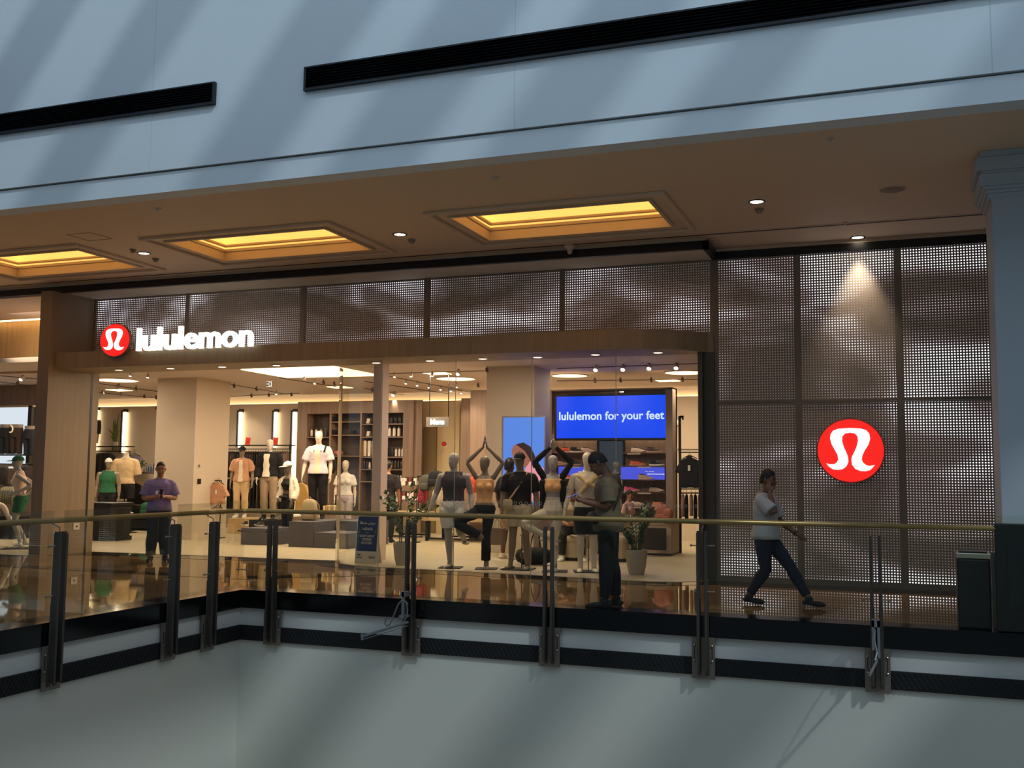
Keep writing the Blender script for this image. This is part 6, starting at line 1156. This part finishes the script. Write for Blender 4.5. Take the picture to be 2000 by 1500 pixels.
cm = thing('handheld_camera', 'small black handheld camera in the hands of the man in purple', 'camera', (0, 0, 0)); MB().cb(0, 0, .03, .05, .04, .09).build('body', black, cm, world=False, bevel=.008); MB().lathe([(.001, 0), (.026, 0), (.028, .03), (.001, .03)], (0, 0, 0), 16).xf(Matrix.Translation((0, -.02, .045)) @ Matrix.Rotation(PI/2, 4, 'X')).build('lens', black, cm, world=False); MB().tube([(0, 0, -.015), (0, 0, -.10)], .013, 8).build('grip', black, cm, world=False)
H = t.scale[0]; m_ = Matrix.Translation(t.location) @ Matrix.Rotation(.75, 4, 'Z'); cm.location = m_ @ V(.0, -.385*H, 1.215*H); cm.rotation_euler = (0, 0, .75)
t = thing('person', 'tall man in an olive tee looking down at his phone by the railing', 'person'); f = Fig(pose=dict(elL=(.22, .02, 1.13), elR=(-.22, .02, 1.12), wrL=(.10, -.27, 1.18), wrR=(-.08, -.28, 1.20), knL=(.11, -.02, .49), anL=(.10, -.04, .085), toeL=(.14, -.24, .03), anR=(-.10, .08, .085), toeR=(-.12, -.10, .03), knR=(-.10, .03, .49), hd=(0, -.055, 1.545)), head=(.62, 0, 0), lean=.03, bulk=1.04)
f.body(t, skin_d, vox=.0065, face=True, egg=False, hands=dict(L=dict(dirn=(-.25, -1, .15), palm=(-.2, .1, 1), curl=.5), R=dict(dirn=(.2, -1, .15), palm=(.2, .1, 1), curl=.5))); f.shirt(t, c_('olive', 98, 84, 62), z0=.84, sleeve=.8, off=.03, hem=.035, flare=.03, name='t_shirt'); f.pants(t, c_('night', 14, 15, 19), off=.024, flare=.0, t1=1.93); f.shoes(t, c_('shoe_dark'), c_('shoe_dark')); f.hair(t, M('hair_black'), fringe=.012, back=.0, top=.018); f.eyes(t)
b = MB(); b.tube([(.16, -.13, .98), (-.0, -.19, 1.0), (-.15, -.13, 1.02)], [.05, .065, .05], 12, flat=1.1, round_=True); b.build('crossbody_bag', c_('bag_dark', 34, 36, 34), t, world=False, smooth=1); strap(t, [(-.17, -.12, 1.03), (-.16, -.14, 1.25), (-.12, -.1, 1.42), (-.02, .09, 1.45), (.1, .15, 1.3), (.19, .03, 1.0)], .014, c_('bag_dark')); put(t, 1188, 1184, 884, rz=-1.38, z=0, tall=1.745)
H = t.scale[0]; m_ = Matrix.Translation(t.location) @ Matrix.Rotation(-1.38, 4, 'Z'); ph = thing('mobile_phone', 'mobile phone with a blue glowing screen held by the man in the olive tee', 'phone', m_ @ V(.01, -.40*H, 1.245*H)); MB().obox((0, 0, 0), .075, .15, .009).build('body', black, ph, world=False, bevel=.003); MB().obox((0, 0, .006), .068, .14, .002).build('display', M('phone_glow', (120, 140, 255), .3, emit=(110, 130, 255), power=1.6), ph, world=False); ph.rotation_euler = (.35, 0, -1.38)
t = thing('person', 'man in a white tee and dark jeans walking past with a hand at his ear', 'person'); f = Fig(pelvis=(0, 0, -.045), lean=.03, pose=dict(elR=(-.215, -.215, 1.17), wrR=(-.12, -.115, 1.43), elL=(.25, -.10, 1.06), wrL=(.23, -.34, .90), knL=(.09, -.29, .50), anL=(.08, -.53, .115), toeL=(.09, -.70, .20), knR=(-.09, -.03, .44), anR=(-.08, .20, .11), toeR=(-.09, .01, .03)), head=(.06, 0, .05), bulk=1.05)
f.body(t, skin_d, vox=.0065, face=True, egg=False, hands=dict(L=dict(curl=.6), R=dict(dirn=(.15, .25, 1), palm=(1, 0, 0), curl=.5))); f.shirt(t, M('white_tee', (186, 180, 178), .85), z0=.88, sleeve=.8, off=.034, hem=.03, flare=.035, name='t_shirt'); f.pants(t, c_('denim_dark', 24, 28, 46), off=.018, t1=1.9, name='jeans'); f.shoes(t, c_('shoe_dark'), c_('shoe_dark')); f.hair(t, M('hair_black'), back=.012, top=.016); f.eyes(t); b = MB(); b.lathe([(.034, -.014), (.036, 0), (.034, .014)], (0, 0, 0), 14, cap=False); wv_ = (f.J['wrL']-f.J['elL']).normalized(); b.xf(Matrix.Translation(f.J['wrL']-wv_*.03) @ wv_.to_track_quat('Z', 'Y').to_matrix().to_4x4()); b.build('wristwatch', black, t, world=False)
p = zp(1497, 1181, 0); put(t, 1497, 1181, 918, rz=1.30, z=0, tall=1.725)
t = thing('person', 'shopper in black seen from behind at the bottle shelves', 'person'); f = Fig(pose=dict(elL=(.26, -.02, 1.13), wrL=(.24, -.22, .98))); f.body(t, skin, face=True, egg=False, vox=.008, hands=DOWN); f.shirt(t, c_('soot', 30, 24, 24), z0=.9, sleeve=.85, off=.026, flare=.03, name='t_shirt'); f.pants(t, c_('night'), off=.02); f.shoes(t, BLACKC); f.hair(t, M('hair_black'), back=.01); put(t, 754, 1082, 899, rz=PI+.3, z=0.008, Y=21.3)
t = thing('person', 'shopper in a black tee behind the cap mannequin, beside a paper bag', 'person'); f = Fig(pose=dict(elL=(.26, .04, 1.12), wrL=(.28, -.05, .88), anL=(.12, .02, .085), anR=(-.12, .02, .085)), head=(0, 0, .3)); f.body(t, skin_d, face=True, egg=False, vox=.008, hands=DOWN); f.shirt(t, c_('soot'), z0=.9, sleeve=.85, off=.028, flare=.03, name='t_shirt'); f.pants(t, c_('sand', 190, 160, 120), off=.02, t1=.95, name='shorts'); f.shoes(t, c_('shoe_cream', 220, 204, 180), WHITE); f.hair(t, M('hair_black'), back=.03, top=.03, side=.02); put(t, 992, 1092, 896, rz=PI-.5, z=0.008)
p = zp(972, 1084, .5); t2 = thing('paper_bag', 'taupe paper shopping bag carried beside the cap mannequin', 'bag', yp(971, 1064, 17.6)); b = MB(); b.rings([[(sx*w_, sy*.07, z) for sx, sy in ((-1, -1), (1, -1), (1, 1), (-1, 1))] for z, w_ in ((0, .13), (.3, .145))], cap=True); b.build('bag_body', c_('paper', 120, 102, 88), t2, world=False); 
for y in (-.06, .06): MB().tube([(-.05, y, .3), (-.045, y*.6, .42), (0, 0, .47), (.045, y*.6, .42), (.05, y, .3)], .006, 6).build('handle', c_('paper'), t2, world=False)
t = thing('person', 'seated man in a cream top bent over his phone on the felt stool', 'person'); f = Fig(pelvis=(0, .1, -.33), lean=.42, pose=dict(knL=(.17, -.36, .50), knR=(-.17, -.36, .50), anL=(.19, -.38, .085), anR=(-.19, -.38, .085), toeL=(.24, -.56, .03), toeR=(-.24, -.56, .03), elL=(.24, -.26, .74), elR=(-.24, -.26, .74), wrL=(.06, -.46, .66), wrR=(-.06, -.46, .66)), head=(.3, 0, 0))
f.body(t, skin, face=True, egg=False, vox=.008, hands=dict(L=dict(dirn=(-.6, -.8, .1), palm=(-.2, .2, 1), curl=.5), R=dict(dirn=(.6, -.8, .1), palm=(.2, .2, 1), curl=.5))); f.shirt(t, c_('ecru'), z0=.98, sleeve=.85, off=.026, hem=.01, flare=.03, name='t_shirt'); f.pants(t, c_('cloth_coal', 42, 38, 38), off=.024, z1=1.02); f.shoes(t, WHITE, WHITE); f.hair(t, M('hair_black'), back=.02, top=.02); t.location = (yp(1116, 1090, 18.75)[0], 18.75, .008); t.rotation_euler = (0, 0, .33); t.scale = (1.0,)*3
t = thing('person', 'girl with a dark ponytail and pink top behind the right potted plant', 'person'); f = Fig(FEM, head=(.1, 0, 0)); f.body(t, skin, face=True, egg=False, vox=.008, hands=DOWN); f.shirt(t, c_('rose_pale', 222, 176, 168), z0=.9, sleeve=.9, name='top'); f.pants(t, c_('ivory'), off=.01); f.shoes(t, WHITE); hr = f.hair(t, M('hair_brown', (48, 28, 24), .5), back=.03, top=.02); f.eyes(t); MB().tube([(0, .10, 1.70), (0, .19, 1.68), (0, .22, 1.58), (0, .21, 1.46)], [.03, .045, .04, .015], 12, round_=True).build('ponytail', M('hair_brown'), hr, world=False, smooth=1); MB().ball((0, .115, 1.70), .035, 10, sy=.5).build('scrunchie', WHITE, hr, world=False); put(t, 1228, 1090, 957, rz=1.2, z=0.008, Y=19.6)
t = thing('duffel_bag', 'black sports bag on the floor behind the legs of the cap mannequin', 'bag', yp(1040, 1098, 17.3)); t.location[2] = .008; o = MB().tube([(-.17, 0, .15), (.22, 0, .16)], [.15, .15], 16, flat=1, round_=True).build('body', BLACKC, t, world=False, smooth=1); MB().tube([(-.05, 0, .28), (0, 0, .5), (.06, -.02, .62), (.12, 0, .5), (.15, 0, .28)], .012, 6).build('strap', BLACKC, t, world=False)
t = thing('rolled_mat', 'rolled taupe exercise mat seen end on beside the black sports bag', 'mat', yp(1022, 1086, 16.9)); t.rotation_euler = (0, 0, .3); t.location[2] = .21; MB().lathe([(.022, -.2), (.055, -.2), (.055, .2), (.022, .2)], (0, 0, 0), 20).xf(Matrix.Rotation(PI/2, 4, 'X')).build('roll', c_('mat_taupe', 150, 124, 104), t, world=False, smooth=40); MB().lathe([(.001, -.203), (.02, -.203)], (0, 0, 0), 14, cap=False).xf(Matrix.Rotation(PI/2, 4, 'X')).build('core', M('dark_brown'), t, world=False)
